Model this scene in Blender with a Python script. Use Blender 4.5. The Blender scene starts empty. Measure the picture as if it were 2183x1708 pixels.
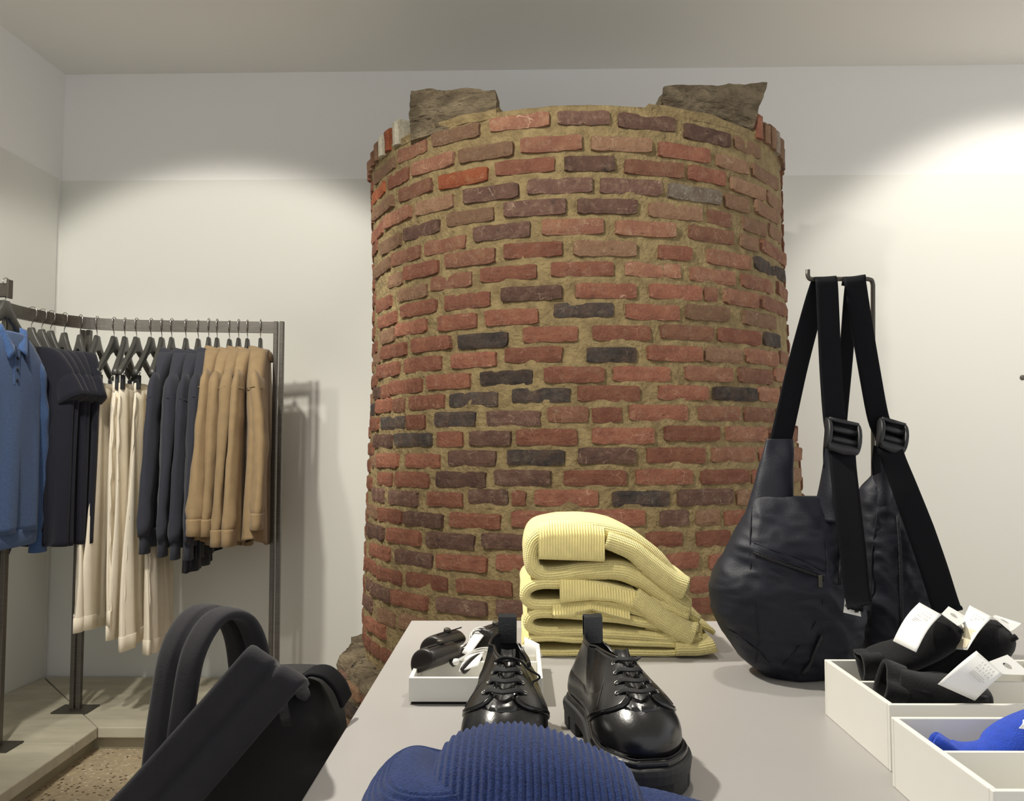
import bpy, bmesh, math, random
from mathutils import Vector, Matrix, noise
random.seed(7)
PI = math.pi
S = bpy.context.scene
COL = S.collection

# ------------------------------------------------------------------ camera, world, lights, exposure
F_PX, CAM_H = 1750.0, 1.2
PITCH, YAW = math.atan(96 / F_PX), math.atan(13.5 / F_PX)
cam = bpy.data.cameras.new('camera'); cam_o = bpy.data.objects.new('camera', cam); COL.objects.link(cam_o)
cam.sensor_fit = 'HORIZONTAL'; cam.sensor_width = 36.0; cam.lens = F_PX / 2183 * 36.0
cam.clip_start = 0.02
cam_o.location = (0, 0, CAM_H); cam_o.rotation_euler = (PI / 2 + PITCH, 0, YAW)
S.camera = cam_o

w = bpy.data.worlds.new('shop_ambient'); S.world = w; w.use_nodes = True
w.node_tree.nodes['Background'].inputs[0].default_value = (0.985, 0.99, 1.0, 1)
w.node_tree.nodes['Background'].inputs[1].default_value = 0.88

def spot(name, loc, aim, power, size, blend, col=(1.0, 0.95, 0.85), rad=0.06):
    l = bpy.data.lights.new(name, 'SPOT'); o = bpy.data.objects.new(name, l); COL.objects.link(o)
    l.energy = power; l.spot_size = math.radians(size); l.spot_blend = blend; l.color = col; l.shadow_soft_size = rad
    o.location = loc
    o.rotation_euler = (Vector(aim) - Vector(loc)).to_track_quat('-Z', 'Y').to_euler()
    return o
# ceiling spots
spot('spot_rack', (-1.35, 1.45, 3.0), (-1.45, 3.75, 1.30), 170, 58, 0.28)
spot('spot_rack_low', (-1.75, 1.7, 3.0), (-1.75, 3.4, 0.7), 75, 60, 0.5)
spot('spot_wall_east', (2.6, 2.35, 3.0), (2.55, 4.0, 1.35), 105, 82, 0.35)
spot('spot_tower', (-1.0, 0.75, 3.0), (0.25, 2.8, 1.30), 165, 62, 0.6)
spot('spot_table_west', (-1.05, 1.75, 3.0), (0.4, 1.35, 0.8), 265, 56, 0.6)
spot('spot_table_centre', (0.35, 1.95, 3.0), (0.45, 1.3, 0.8), 70, 62, 0.6)

S.view_settings.view_transform = 'Standard'; S.view_settings.look = 'None'
S.view_settings.gamma = 1.0; S.view_settings.use_curve_mapping = False
S.view_settings.exposure = 0.1

# ------------------------------------------------------------------ helpers
_f = Vector((-math.sin(YAW) * math.cos(PITCH), math.cos(YAW) * math.cos(PITCH), math.sin(PITCH)))
_r = Vector((math.cos(YAW), math.sin(YAW), 0)); _u = _r.cross(_f)
def at(px, py, Y):
    """point of the plane y = Y that a photo measurement refers to"""
    d = _f * F_PX + _r * (px - 1091.5) + _u * (854.0 - py)
    t = Y / d.y
    return Vector((d.x * t, Y, CAM_H + d.z * t))
def rgb(r, g, b):
    f = lambda c: (c / 255 / 12.92) if c <= 10 else ((c / 255 + 0.055) / 1.055) ** 2.4
    return (f(r), f(g), f(b), 1)
def V(*a): return Vector(a)
def lerp(a, b, t): return a + (b - a) * t
def interp(x, tab):
    if x <= tab[0][0]: return tab[0][1]
    for (x0, y0), (x1, y1) in zip(tab, tab[1:]):
        if x <= x1: return y0 + (y1 - y0) * (x - x0) / (x1 - x0)
    return tab[-1][1]
def nz(p, s=1.0, o=0.0): return noise.noise(Vector((p[0] * s + o, p[1] * s + o * 1.7, p[2] * s - o)))
def smooth_path(pts, n=4):
    """Catmull-Rom through the points"""
    P = [Vector(p) for p in pts]; out = []
    for i in range(len(P) - 1):
        a = P[max(i - 1, 0)]; b = P[i]; c = P[i + 1]; d = P[min(i + 2, len(P) - 1)]
        for k in range(n):
            t = k / n
            out.append(0.5 * ((2 * b) + (c - a) * t + (2 * a - 5 * b + 4 * c - d) * t * t + (3 * b - a - 3 * c + d) * t ** 3))
    out.append(P[-1]); return out

class MB:
    def __init__(s): s.v = []; s.f = []; s.uv = []
    def add(s, p, uv=(0, 0)):
        s.v.append(tuple(p)); s.uv.append(uv); return len(s.v) - 1
    def grid(s, P, cu=False, cv=False, uvs=None):
        n, m = len(P), len(P[0]); b = len(s.v)
        for i in range(n):
            for j in range(m): s.add(P[i][j], uvs[i][j] if uvs else (j / m, i / n))
        for i in range(n if cu else n - 1):
            for j in range(m if cv else m - 1):
                i2, j2 = (i + 1) % n, (j + 1) % m
                s.f.append((b + i * m + j, b + i * m + j2, b + i2 * m + j2, b + i2 * m + j))
        s.last = (b, n, m); return s
    def loft(s, rings, cap0=True, cap1=True, uvs=None):
        s.grid(rings, cv=True, uvs=uvs); b, n, m = s.last
        for on, i in ((cap0, 0), (cap1, n - 1)):
            if not on: continue
            c = Vector((0, 0, 0))
            for q in rings[i]: c += Vector(q)
            k = s.add(c / m)
            for j in range(m): s.f.append((b + i * m + j, b + i * m + (j + 1) % m, k))
        return s
    def box(s, lo, hi, M=None):
        b = len(s.v)
        for z in (lo[2], hi[2]):
            for y in (lo[1], hi[1]):
                for x in (lo[0], hi[0]):
                    p = Vector((x, y, z)); s.add(M @ p if M else p, (x + y, z))
        for q in ((0, 1, 3, 2), (4, 5, 7, 6), (0, 1, 5, 4), (2, 3, 7, 6), (0, 2, 6, 4), (1, 3, 7, 5)):
            s.f.append(tuple(b + i for i in q))
        return s
    def prism(s, poly, z0, z1):
        n = len(poly); b = len(s.v)
        for z in (z0, z1):
            for p in poly: s.add((p[0], p[1], z), (p[0], p[1]))
        s.f.append(tuple(range(b, b + n))); s.f.append(tuple(range(b + n, b + 2 * n)))
        for i in range(n): s.f.append((b + i, b + (i + 1) % n, b + n + (i + 1) % n, b + n + i))
        return s
    def tube(s, pts, r, n=8, caps=True):
        pts = [Vector(p) for p in pts]; rings = []
        t0 = (pts[1] - pts[0]).normalized()
        a = t0.orthogonal().normalized()
        for i, p in enumerate(pts):
            t = (pts[min(i + 1, len(pts) - 1)] - pts[max(i - 1, 0)]).normalized()
            a = (a - t * a.dot(t)).normalized(); bb = t.cross(a)
            rr = r(i / (len(pts) - 1)) if callable(r) else r
            rings.append([p + (a * math.cos(2 * PI * k / n) + bb * math.sin(2 * PI * k / n)) * rr for k in range(n)])
        return s.loft(rings, caps, caps)
    def ribbon(s, pts, wv, width, th, n=10, profile=None):
        """flat band along pts; wv = width direction(s)"""
        pts = [Vector(p) for p in pts]; rings = []; uvs = []; L = 0
        for i, p in enumerate(pts):
            t = (pts[min(i + 1, len(pts) - 1)] - pts[max(i - 1, 0)]).normalized()
            q = Vector(wv(i / (len(pts) - 1))) if callable(wv) else Vector(wv)
            q = (q - t * q.dot(t)).normalized(); nn = t.cross(q)
            W = width(i / (len(pts) - 1)) if callable(width) else width
            if i: L += (p - pts[i - 1]).length
            ring = []; ru = []
            for side in (1, -1):
                for k in range(n):
                    a = (k + 0.5) / n * 2 - 1
                    h = th / 2 * (1 - abs(a) ** 6) ** 0.5
                    if profile: h *= profile(a, side)
                    ring.append(p + q * (a * side * W / 2) + nn * (h * side)); ru.append((a * side * W / 2, L))
            rings.append(ring); uvs.append(ru)
        return s.loft(rings, True, True, uvs)
    def build(s, name, mat, parent=None, smooth=True, bevel=0, seg=2, sub=0, solid=0, loc=None):
        me = bpy.data.meshes.new(name); me.from_pydata(s.v, [], s.f)
        uvl = me.uv_layers.new(name='UVMap')
        d = [0.0] * (2 * len(me.loops))
        for l in me.loops:
            d[2 * l.index], d[2 * l.index + 1] = s.uv[l.vertex_index]
        uvl.data.foreach_set('uv', d)
        bm = bmesh.new(); bm.from_mesh(me); bmesh.ops.recalc_face_normals(bm, faces=bm.faces); bm.to_mesh(me); bm.free()
        if smooth: me.polygons.foreach_set('use_smooth', [True] * len(me.polygons))
        me.materials.append(mat)
        o = bpy.data.objects.new(name, me); COL.objects.link(o)
        if bevel:
            m = o.modifiers.new('bevel', 'BEVEL'); m.width = bevel; m.segments = seg; m.limit_method = 'ANGLE'; m.angle_limit = 0.6
            if smooth: m.harden_normals = True
        if solid:
            m = o.modifiers.new('solid', 'SOLIDIFY'); m.thickness = solid; m.offset = 0
        if sub:
            m = o.modifiers.new('sub', 'SUBSURF'); m.levels = sub; m.render_levels = sub
        if parent: put(o, parent)
        return o
def put(o, parent):
    """part keeps its world place under a parent that may be moved to its base"""
    o.parent = parent
    o.matrix_parent_inverse = parent_world(parent).inverted()
def parent_world(o):
    m = Matrix.LocRotScale(o.location, o.rotation_euler, o.scale)
    if o.parent: m = parent_world(o.parent) @ o.matrix_parent_inverse @ m
    return m
def tag(o, label, cat, group=None, kind=None):
    o['label'] = label; o['category'] = cat
    if group: o['group'] = group
    if kind: o['kind'] = kind
    return o
def thing(name, label, cat, loc=(0, 0, 0), group=None):
    o = bpy.data.objects.new(name, None); COL.objects.link(o); o.location = loc; o.empty_display_size = 0.05
    return tag(o, label, cat, group)
def structure(o): o['kind'] = 'structure'; return o
def sup(a, b, ang, e=2.5):
    c, s_ = math.cos(ang), math.sin(ang)
    return (a * math.copysign(abs(c) ** (2 / e), c), b * math.copysign(abs(s_) ** (2 / e), s_))

# ------------------------------------------------------------------ materials
def mat(name, col, rough=0.6, metal=0.0, var=0.0, vscale=8.0, bump=0.0, bscale=200.0, spec=0.5, sheen=0.0, obj_var=0.0, col2=None, coat=0.0, stretch=None, bdist=0.004):
    m = bpy.data.materials.new(name); m.use_nodes = True; nt = m.node_tree; N = nt.nodes; L = nt.links
    b = N['Principled BSDF']; b.inputs['Roughness'].default_value = rough; b.inputs['Metallic'].default_value = metal
    b.inputs['Specular IOR Level'].default_value = spec; b.inputs['Base Color'].default_value = col
    if sheen: b.inputs['Sheen Weight'].default_value = sheen; b.inputs['Sheen Roughness'].default_value = 0.5
    if coat: b.inputs['Coat Weight'].default_value = coat; b.inputs['Coat Roughness'].default_value = 0.15
    tc = N.new('ShaderNodeTexCoord'); vec = tc.outputs['Object']
    if stretch:
        mp = N.new('ShaderNodeMapping'); mp.inputs['Scale'].default_value = stretch; L.new(vec, mp.inputs['Vector']); vec = mp.outputs['Vector']
    last = None
    if var:
        t = N.new('ShaderNodeTexNoise'); t.inputs['Scale'].default_value = vscale; t.inputs['Detail'].default_value = 5
        L.new(vec, t.inputs['Vector'])
        mx = N.new('ShaderNodeMix'); mx.data_type = 'RGBA'
        c2 = col2 or tuple(min(1, c * (1 + var)) for c in col[:3]) + (1,)
        c1 = col if col2 else tuple(c * (1 - var) for c in col[:3]) + (1,)
        rp = N.new('ShaderNodeMapRange'); rp.inputs[1].default_value = 0.35; rp.inputs[2].default_value = 0.65
        L.new(t.outputs['Fac'], rp.inputs[0]); L.new(rp.outputs[0], mx.inputs['Factor'])
        mx.inputs['A'].default_value = c1; mx.inputs['B'].default_value = c2
        last = mx.outputs['Result']; L.new(last, b.inputs['Base Color'])
    if obj_var:
        oi = N.new('ShaderNodeObjectInfo'); hs = N.new('ShaderNodeHueSaturation')
        r = N.new('ShaderNodeMapRange'); r.inputs[3].default_value = 1 - obj_var; r.inputs[4].default_value = 1 + obj_var
        L.new(oi.outputs['Random'], r.inputs[0]); L.new(r.outputs[0], hs.inputs['Value'])
        if last: L.new(last, hs.inputs['Color'])
        else: hs.inputs['Color'].default_value = col
        L.new(hs.outputs['Color'], b.inputs['Base Color'])
    if bump:
        t2 = N.new('ShaderNodeTexNoise'); t2.inputs['Scale'].default_value = bscale; t2.inputs['Detail'].default_value = 4
        L.new(vec, t2.inputs['Vector'])
        bp = N.new('ShaderNodeBump'); bp.inputs['Strength'].default_value = bump; bp.inputs['Distance'].default_value = bdist
        L.new(t2.outputs['Fac'], bp.inputs['Height']); L.new(bp.outputs['Normal'], b.inputs['Normal'])
    return m
def knit(name, col, fu, fv, strength=0.6, rough=0.9, var=0.05, dist=0.003):
    """ribs at fu per metre across (uv u) with stitches fv per metre along (uv v)"""
    m = mat(name, col, rough, var=var, vscale=60, sheen=0.25, spec=0.2); nt = m.node_tree; N = nt.nodes; L = nt.links; b = N['Principled BSDF']
    uv = N.new('ShaderNodeUVMap'); sp = N.new('ShaderNodeSeparateXYZ'); L.new(uv.outputs[0], sp.inputs[0])
    def sine(out, f):
        a = N.new('ShaderNodeMath'); a.operation = 'MULTIPLY'; a.inputs[1].default_value = f * 2 * PI; L.new(out, a.inputs[0])
        c = N.new('ShaderNodeMath'); c.operation = 'SINE'; L.new(a.outputs[0], c.inputs[0]); return c.outputs[0]
    su, sv = sine(sp.outputs[0], fu), sine(sp.outputs[1], fv)
    sc = N.new('ShaderNodeMath'); sc.operation = 'MULTIPLY_ADD'; sc.inputs[1].default_value = 0.45
    L.new(sv, sc.inputs[0]); L.new(su, sc.inputs[2])
    bp = N.new('ShaderNodeBump'); bp.inputs['Strength'].default_value = strength; bp.inputs['Distance'].default_value = dist
    L.new(sc.outputs[0], bp.inputs['Height']); L.new(bp.outputs['Normal'], b.inputs['Normal'])
    return m

def brick_mat(name, base, alt, dust, burnt=0.0):
    """kiln-mottled face: base to alt clouds, pale scratches, dark fire marks, per-brick value"""
    m = bpy.data.materials.new(name); m.use_nodes = True; nt = m.node_tree; N = nt.nodes; L = nt.links
    b = N['Principled BSDF']; b.inputs['Roughness'].default_value = 0.85; b.inputs['Specular IOR Level'].default_value = 0.25
    tc = N.new('ShaderNodeTexCoord'); oi = N.new('ShaderNodeObjectInfo')
    off = N.new('ShaderNodeVectorMath'); off.operation = 'ADD'
    sc = N.new('ShaderNodeVectorMath'); sc.operation = 'SCALE'; sc.inputs[3].default_value = 40
    cb = N.new('ShaderNodeCombineXYZ')
    for k in range(3): L.new(oi.outputs['Random'], cb.inputs[k])
    L.new(cb.outputs[0], sc.inputs[0]); L.new(tc.outputs['Object'], off.inputs[0]); L.new(sc.outputs[0], off.inputs[1])
    vec = off.outputs[0]
    def ntex(scale, lo, hi, detail=5, rough=0.6):
        t = N.new('ShaderNodeTexNoise'); t.inputs['Scale'].default_value = scale; t.inputs['Detail'].default_value = detail; t.inputs['Roughness'].default_value = rough
        L.new(vec, t.inputs['Vector'])
        r = N.new('ShaderNodeMapRange'); r.inputs[1].default_value = lo; r.inputs[2].default_value = hi; L.new(t.outputs['Fac'], r.inputs[0])
        return r.outputs[0]
    def mix(fac, a, c):
        x = N.new('ShaderNodeMix'); x.data_type = 'RGBA'; L.new(fac, x.inputs['Factor'])
        for sock, v in (('A', a), ('B', c)):
            if isinstance(v, tuple): x.inputs[sock].default_value = v
            else: L.new(v, x.inputs[sock])
        return x.outputs['Result']
    c = mix(ntex(16, 0.40, 0.60, 6), base, alt)
    c = mix(ntex(34, 0.50, 0.72, 8, 0.8), c, dust)
    c = mix(ntex(110, 0.60, 0.70, 4, 0.6), c, tuple(x * 0.62 for x in base[:3]) + (1,))
    wv = N.new('ShaderNodeTexVoronoi'); wv.feature = 'DISTANCE_TO_EDGE'; wv.inputs['Scale'].default_value = 30; wv.inputs['Randomness'].default_value = 1
    L.new(vec, wv.inputs['Vector'])
    r = N.new('ShaderNodeMapRange'); r.inputs[1].default_value = 0.035; r.inputs[2].default_value = 0.0; L.new(wv.outputs['Distance'], r.inputs[0])
    mm = N.new('ShaderNodeMath'); mm.operation = 'MULTIPLY'; L.new(r.outputs[0], mm.inputs[0]); L.new(ntex(22, 0.55, 0.66), mm.inputs[1])
    c = mix(mm.outputs[0], c, tuple(min(1, x * 1.35 + 0.05) for x in dust[:3]) + (1,))
    if burnt: c = mix(ntex(15, 0.66 - burnt * 0.28, 0.80 - burnt * 0.2, 7, 0.7), c, rgb(62, 57, 55))
    hs = N.new('ShaderNodeHueSaturation'); rr = N.new('ShaderNodeMapRange'); rr.inputs[3].default_value = 0.74; rr.inputs[4].default_value = 1.24
    L.new(oi.outputs['Random'], rr.inputs[0]); L.new(rr.outputs[0], hs.inputs['Value']); L.new(c, hs.inputs['Color'])
    L.new(hs.outputs['Color'], b.inputs['Base Color'])
    t2 = N.new('ShaderNodeTexNoise'); t2.inputs['Scale'].default_value = 75; t2.inputs['Detail'].default_value = 8; t2.inputs['Roughness'].default_value = 0.65; L.new(vec, t2.inputs['Vector'])
    bp = N.new('ShaderNodeBump'); bp.inputs['Strength'].default_value = 1.0; bp.inputs['Distance'].default_value = 0.010
    L.new(t2.outputs['Fac'], bp.inputs['Height']); L.new(bp.outputs['Normal'], b.inputs['Normal'])
    return m

M = dict(
    wall=mat('wall_paint_matt', rgb(238, 237, 234), 0.8, bump=0.04, bscale=90),
    wall_low=mat('wall_paint_satin', rgb(222, 222, 215), 0.45, bump=0.05, bscale=60, spec=0.35),
    ceil=mat('ceiling_paint', rgb(242, 241, 236), 0.9),
    concrete=mat('concrete_slab', rgb(186, 180, 160), 0.75, var=0.10, vscale=5, bump=0.12, bscale=60, stretch=(1, 3, 1)),
    plinth=mat('plinth_paint', rgb(150, 142, 118), 0.7, var=0.05),
    table=mat('table_laminate', rgb(158, 155, 152), 0.42, var=0.02, vscale=3, bump=0.02, bscale=500),
    tray=mat('tray_white_lacquer', rgb(232, 230, 222), 0.45, var=0.01),
    steel=mat('brushed_steel', rgb(98, 94, 88), 0.38, metal=0.75, var=0.12, vscale=18, stretch=(1, 1, 12)),
    darkmetal=mat('dark_bronze_metal', rgb(84, 80, 72), 0.45, metal=0.6),
    chrome=mat('polished_steel', rgb(190, 188, 182), 0.18, metal=1.0),
    hanger=mat('grey_hanger', rgb(66, 66, 62), 0.38, spec=0.5, obj_var=0.08),
    tan=mat('tan_twill', rgb(146, 123, 89), 0.85, var=0.06, vscale=30, bump=0.15, bscale=900, sheen=0.15, obj_var=0.05),
    charcoal=mat('charcoal_jersey', rgb(44, 46, 56), 0.9, var=0.05, vscale=30, bump=0.12, bscale=800, sheen=0.1, obj_var=0.06),
    navy=mat('navy_wool', rgb(11, 13, 28), 0.95, var=0.1, vscale=60, bump=0.2, bscale=700, sheen=0.1),
    cream=mat('cream_cotton', rgb(232, 222, 202), 0.85, var=0.03, vscale=14, bump=0.12, bscale=300, obj_var=0.04),
    polo=mat('blue_melange_knit', rgb(56, 86, 132), 0.95, var=0.22, vscale=220, bump=0.3, bscale=600, sheen=0.2),
    polo_dark=mat('dark_blue_knit', rgb(30, 38, 66), 0.95, var=0.15, vscale=200, bump=0.3, bscale=600),
    nylon=mat('navy_black_nylon', rgb(25, 27, 36), 0.55, var=0.1, vscale=20, bump=0.12, bscale=260, spec=0.3),
    webbing=mat('black_webbing', rgb(9, 10, 15), 0.85, spec=0.2, bump=0.3, bscale=900, stretch=(0.3, 1, 3)),
    plastic=mat('black_plastic', rgb(22, 23, 26), 0.42),
    zip=mat('zip_black', rgb(14, 14, 18), 0.4, bump=0.5, bscale=700),
    pack=mat('black_padded_fabric', rgb(41, 40, 43), 0.92, spec=0.2, var=0.05, vscale=40, bump=0.15, bscale=500, sheen=0.1),
    pack_body=mat('black_quilted_nylon', rgb(13, 13, 14), 0.8, bump=0.25, bscale=90),
    leather=mat('black_leather', rgb(19, 19, 20), 0.27, var=0.15, vscale=25, bump=0.05, bscale=350, spec=0.6),
    leather_brown=mat('dark_brown_leather', rgb(34, 30, 28), 0.4, bump=0.08, bscale=300),
    rubber=mat('black_rubber', rgb(38, 38, 39), 0.6, bump=0.06, bscale=250),
    lace=mat('black_lace', rgb(22, 22, 24), 0.75, bump=0.4, bscale=900),
    void=mat('black_lining_and_shadow', rgb(12, 12, 13), 0.9),  # shoe lining and case edges, also the painted shadow strips
    card=mat('white_card', rgb(242, 241, 236), 0.6),
    ink=mat('grey_ink', rgb(150, 150, 146), 0.7),
    ink_dark=mat('black_ink', rgb(28, 28, 28), 0.7),
    card_photo=mat('printed_card_panel', rgb(205, 195, 168), 0.6, var=0.12, vscale=40),
    black_sock=mat('black_sock_knit', rgb(10, 10, 12), 0.95, spec=0.2, var=0.15, vscale=120, bump=0.5, bscale=700, sheen=0.15),
    blue_sock=mat('blue_sock_knit', rgb(36, 74, 190), 0.95, var=0.1, vscale=100, bump=0.5, bscale=700, sheen=0.15),
    blue_knit=mat('navy_blue_rib_knit', rgb(29, 46, 90), 0.95, var=0.22, vscale=260, bump=0.4, bscale=500, sheen=0.15, spec=0.15),
    yellow=knit('yellow_rib_knit', rgb(244, 228, 156), 210, 330, 0.6),
    yellow_rib=knit('yellow_collar_rib', rgb(246, 231, 160), 192, 2, 0.5),
    mortar=mat('sand_mortar', rgb(130, 112, 78), 0.95, var=0.2, vscale=26, bump=1.0, bscale=75, bdist=0.012, col2=rgb(158, 139, 98)),
    stone=mat('weathered_stone', rgb(92, 80, 62), 0.95, var=0.3, vscale=9, bump=1.0, bscale=30, bdist=0.03, col2=rgb(136, 122, 98), stretch=(1, 1, 2.6)),
)
BR = dict(
    r=brick_mat('brick_red', rgb(152, 101, 80), rgb(138, 90, 73), rgb(164, 126, 102), 0.08),
    p=brick_mat('brick_dusty_pink', rgb(156, 112, 88), rgb(142, 98, 80), rgb(172, 142, 116)),
    d=brick_mat('brick_dark_plum', rgb(116, 88, 76), rgb(104, 78, 68), rgb(152, 128, 108), 0.3),
    k=brick_mat('brick_burnt', rgb(84, 77, 73), rgb(98, 80, 70), rgb(124, 112, 96), 0.75),
    o=brick_mat('brick_orange', rgb(172, 98, 66), rgb(158, 88, 62), rgb(180, 132, 98)),
    t=brick_mat('brick_tan', rgb(140, 108, 85), rgb(148, 116, 92), rgb(164, 138, 110), 0.05),
    g=brick_mat('brick_lime_washed', rgb(146, 134, 118), rgb(128, 112, 98), rgb(186, 178, 162)),
    w=brick_mat('brick_white_painted', rgb(216, 210, 190), rgb(204, 196, 176), rgb(150, 130, 104)),
)
def terrazzo():
    m = mat('terrazzo_floor', rgb(176, 160, 132), 0.5, var=0.12, vscale=40); nt = m.node_tree; N = nt.nodes; L = nt.links; b = N['Principled BSDF']
    tc = N.new('ShaderNodeTexCoord'); v = N.new('ShaderNodeTexVoronoi'); v.inputs['Scale'].default_value = 75; L.new(tc.outputs['Object'], v.inputs['Vector'])
    hs = N.new('ShaderNodeSeparateColor'); L.new(v.outputs['Color'], hs.inputs[0])
    old = b.inputs['Base Color'].links[0].from_socket
    for ch, thr, c in ((0, 0.80, rgb(92, 78, 60)), (1, 0.86, rgb(206, 196, 172))):
        g = N.new('ShaderNodeMath'); g.operation = 'GREATER_THAN'; g.inputs[1].default_value = thr; L.new(hs.outputs[ch], g.inputs[0])
        d = N.new('ShaderNodeMath'); d.operation = 'LESS_THAN'; d.inputs[1].default_value = 0.42; L.new(v.outputs['Distance'], d.inputs[0])
        a = N.new('ShaderNodeMath'); a.operation = 'MULTIPLY'; L.new(g.outputs[0], a.inputs[0]); L.new(d.outputs[0], a.inputs[1])
        x = N.new('ShaderNodeMix'); x.data_type = 'RGBA'; L.new(a.outputs[0], x.inputs['Factor']); L.new(old, x.inputs['A']); x.inputs['B'].default_value = c
        old = x.outputs['Result']
    L.new(old, b.inputs['Base Color'])
    return m
M['floor'] = terrazzo()

# ------------------------------------------------------------------ the room
CEIL_Z, SEAM_Z = 3.07, 2.52
def wy(x): return 3.995 - 0.016 * x            # back wall, very slightly out of square
def lx(y): return -2.285 - 0.0457 * (4.03 - y)  # left wall
structure(MB().box((-2.9, -1.6, -0.1), (4.4, 4.3, 0.0)).build('floor', M['floor'], smooth=False))
structure(MB().box((-2.9, -1.6, CEIL_Z), (4.4, 4.3, CEIL_Z + 0.1)).build('ceiling', M['ceil'], smooth=False))
XB0, XB1 = -2.6, 4.4
def wall_quad(m, pts, z0, z1): return m.prism(pts, z0, z1)
wb = structure(MB().prism([(XB0, wy(XB0)), (XB1, wy(XB1)), (XB1, 4.3), (XB0, 4.3)], 0, CEIL_Z).build('wall_back', M['wall'], smooth=False))
MB().prism([(lx(4.0), wy(-2.285) - 0.012), (XB1, wy(XB1) - 0.012), (XB1, wy(XB1) + 0.001), (lx(4.0), wy(-2.285) + 0.001)], 0.012, SEAM_Z).build('wall_panel', M['wall_low'], wb, smooth=False)
pp = at(2180, 805, wy(2.4) - 0.014)
MB().loft([[(pp.x + r * math.cos(a * PI / 8), pp.y + y, pp.z + r * math.sin(a * PI / 8)) for a in range(16)] for r, y in ((0.012, 0.002), (0.012, -0.002), (0.008, -0.004))]).build('screw_cap', M['steel'], wb)
wl = structure(MB().prism([(lx(4.2), 4.2), (lx(-1.6), -1.6), (lx(-1.6) - 0.15, -1.6), (lx(4.2) - 0.15, 4.2)], 0, CEIL_Z).build('wall_left', M['wall'], smooth=False))
MB().prism([(lx(3.98) + 0.012, 3.98), (lx(-1.6) + 0.012, -1.6), (lx(-1.6), -1.6), (lx(3.98), 3.98)], 0.012, SEAM_Z).build('wall_panel', M['wall_low'], wl, smooth=False)
bb = MB().prism([(-1.07, wy(-1.07) - 0.013), (XB1, wy(XB1) - 0.013), (XB1, wy(XB1) - 0.001), (-1.07, wy(-1.07) - 0.001)], 0.0, 0.012).build('shadow_gap_strip', M['void'], smooth=False)  # thin black strip painted in for the shadow gap below the wall panel
structure(bb)

# concrete platform, three slabs on a set-back plinth
PZ = 0.094
pf = thing('display_platform', 'low pale concrete platform under the clothes rack, running round the corner', 'platform', (-1.9, 3.4, 0))
gap = 0.003
ix, iy = -1.655, 3.28
def slab(poly):
    MB().prism(poly, 0.052, PZ).build('slab', M['concrete'], pf, smooth=False, bevel=0.004)
yw_ = 3.975
slab([(ix + gap, iy), (-1.10, iy), (-1.10, yw_), (lx(yw_) + 0.02 + gap * 2, yw_)])
slab([(ix, iy), (lx(yw_) + 0.018, yw_ - 0.004), (lx(3.1) + 0.018, 3.1 + gap), (ix + 0.004, 3.1 + gap)])
slab([(ix + 0.004, 3.1), (lx(3.1) + 0.018, 3.1), (lx(1.2) + 0.018, 1.2), (ix + 0.03, 1.2)])
MB().prism([(ix - 0.03, iy + 0.03), (-1.13, iy + 0.03), (-1.13, yw_), (lx(yw_) + 0.03, yw_), (lx(1.2) + 0.03, 1.22), (ix - 0.01, 1.22)], 0.0, 0.052).build('plinth', M['plinth'], pf, smooth=False)

# ------------------------------------------------------------------ brick tower
TD = 3.5
def t_r(z): return interp(z, [(.54, .92), (.92, .902), (1.2, .887), (1.52, .868), (1.93, .861), (2.42, .868)])
def t_cx(z): return 0.273 - 0.0218 * (z - 0.54)
def t_pt(th, z, dr=0.0):
    R = t_r(z) + dr
    return Vector((t_cx(z) + R * math.sin(th), TD - R * math.cos(th), z))
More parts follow.
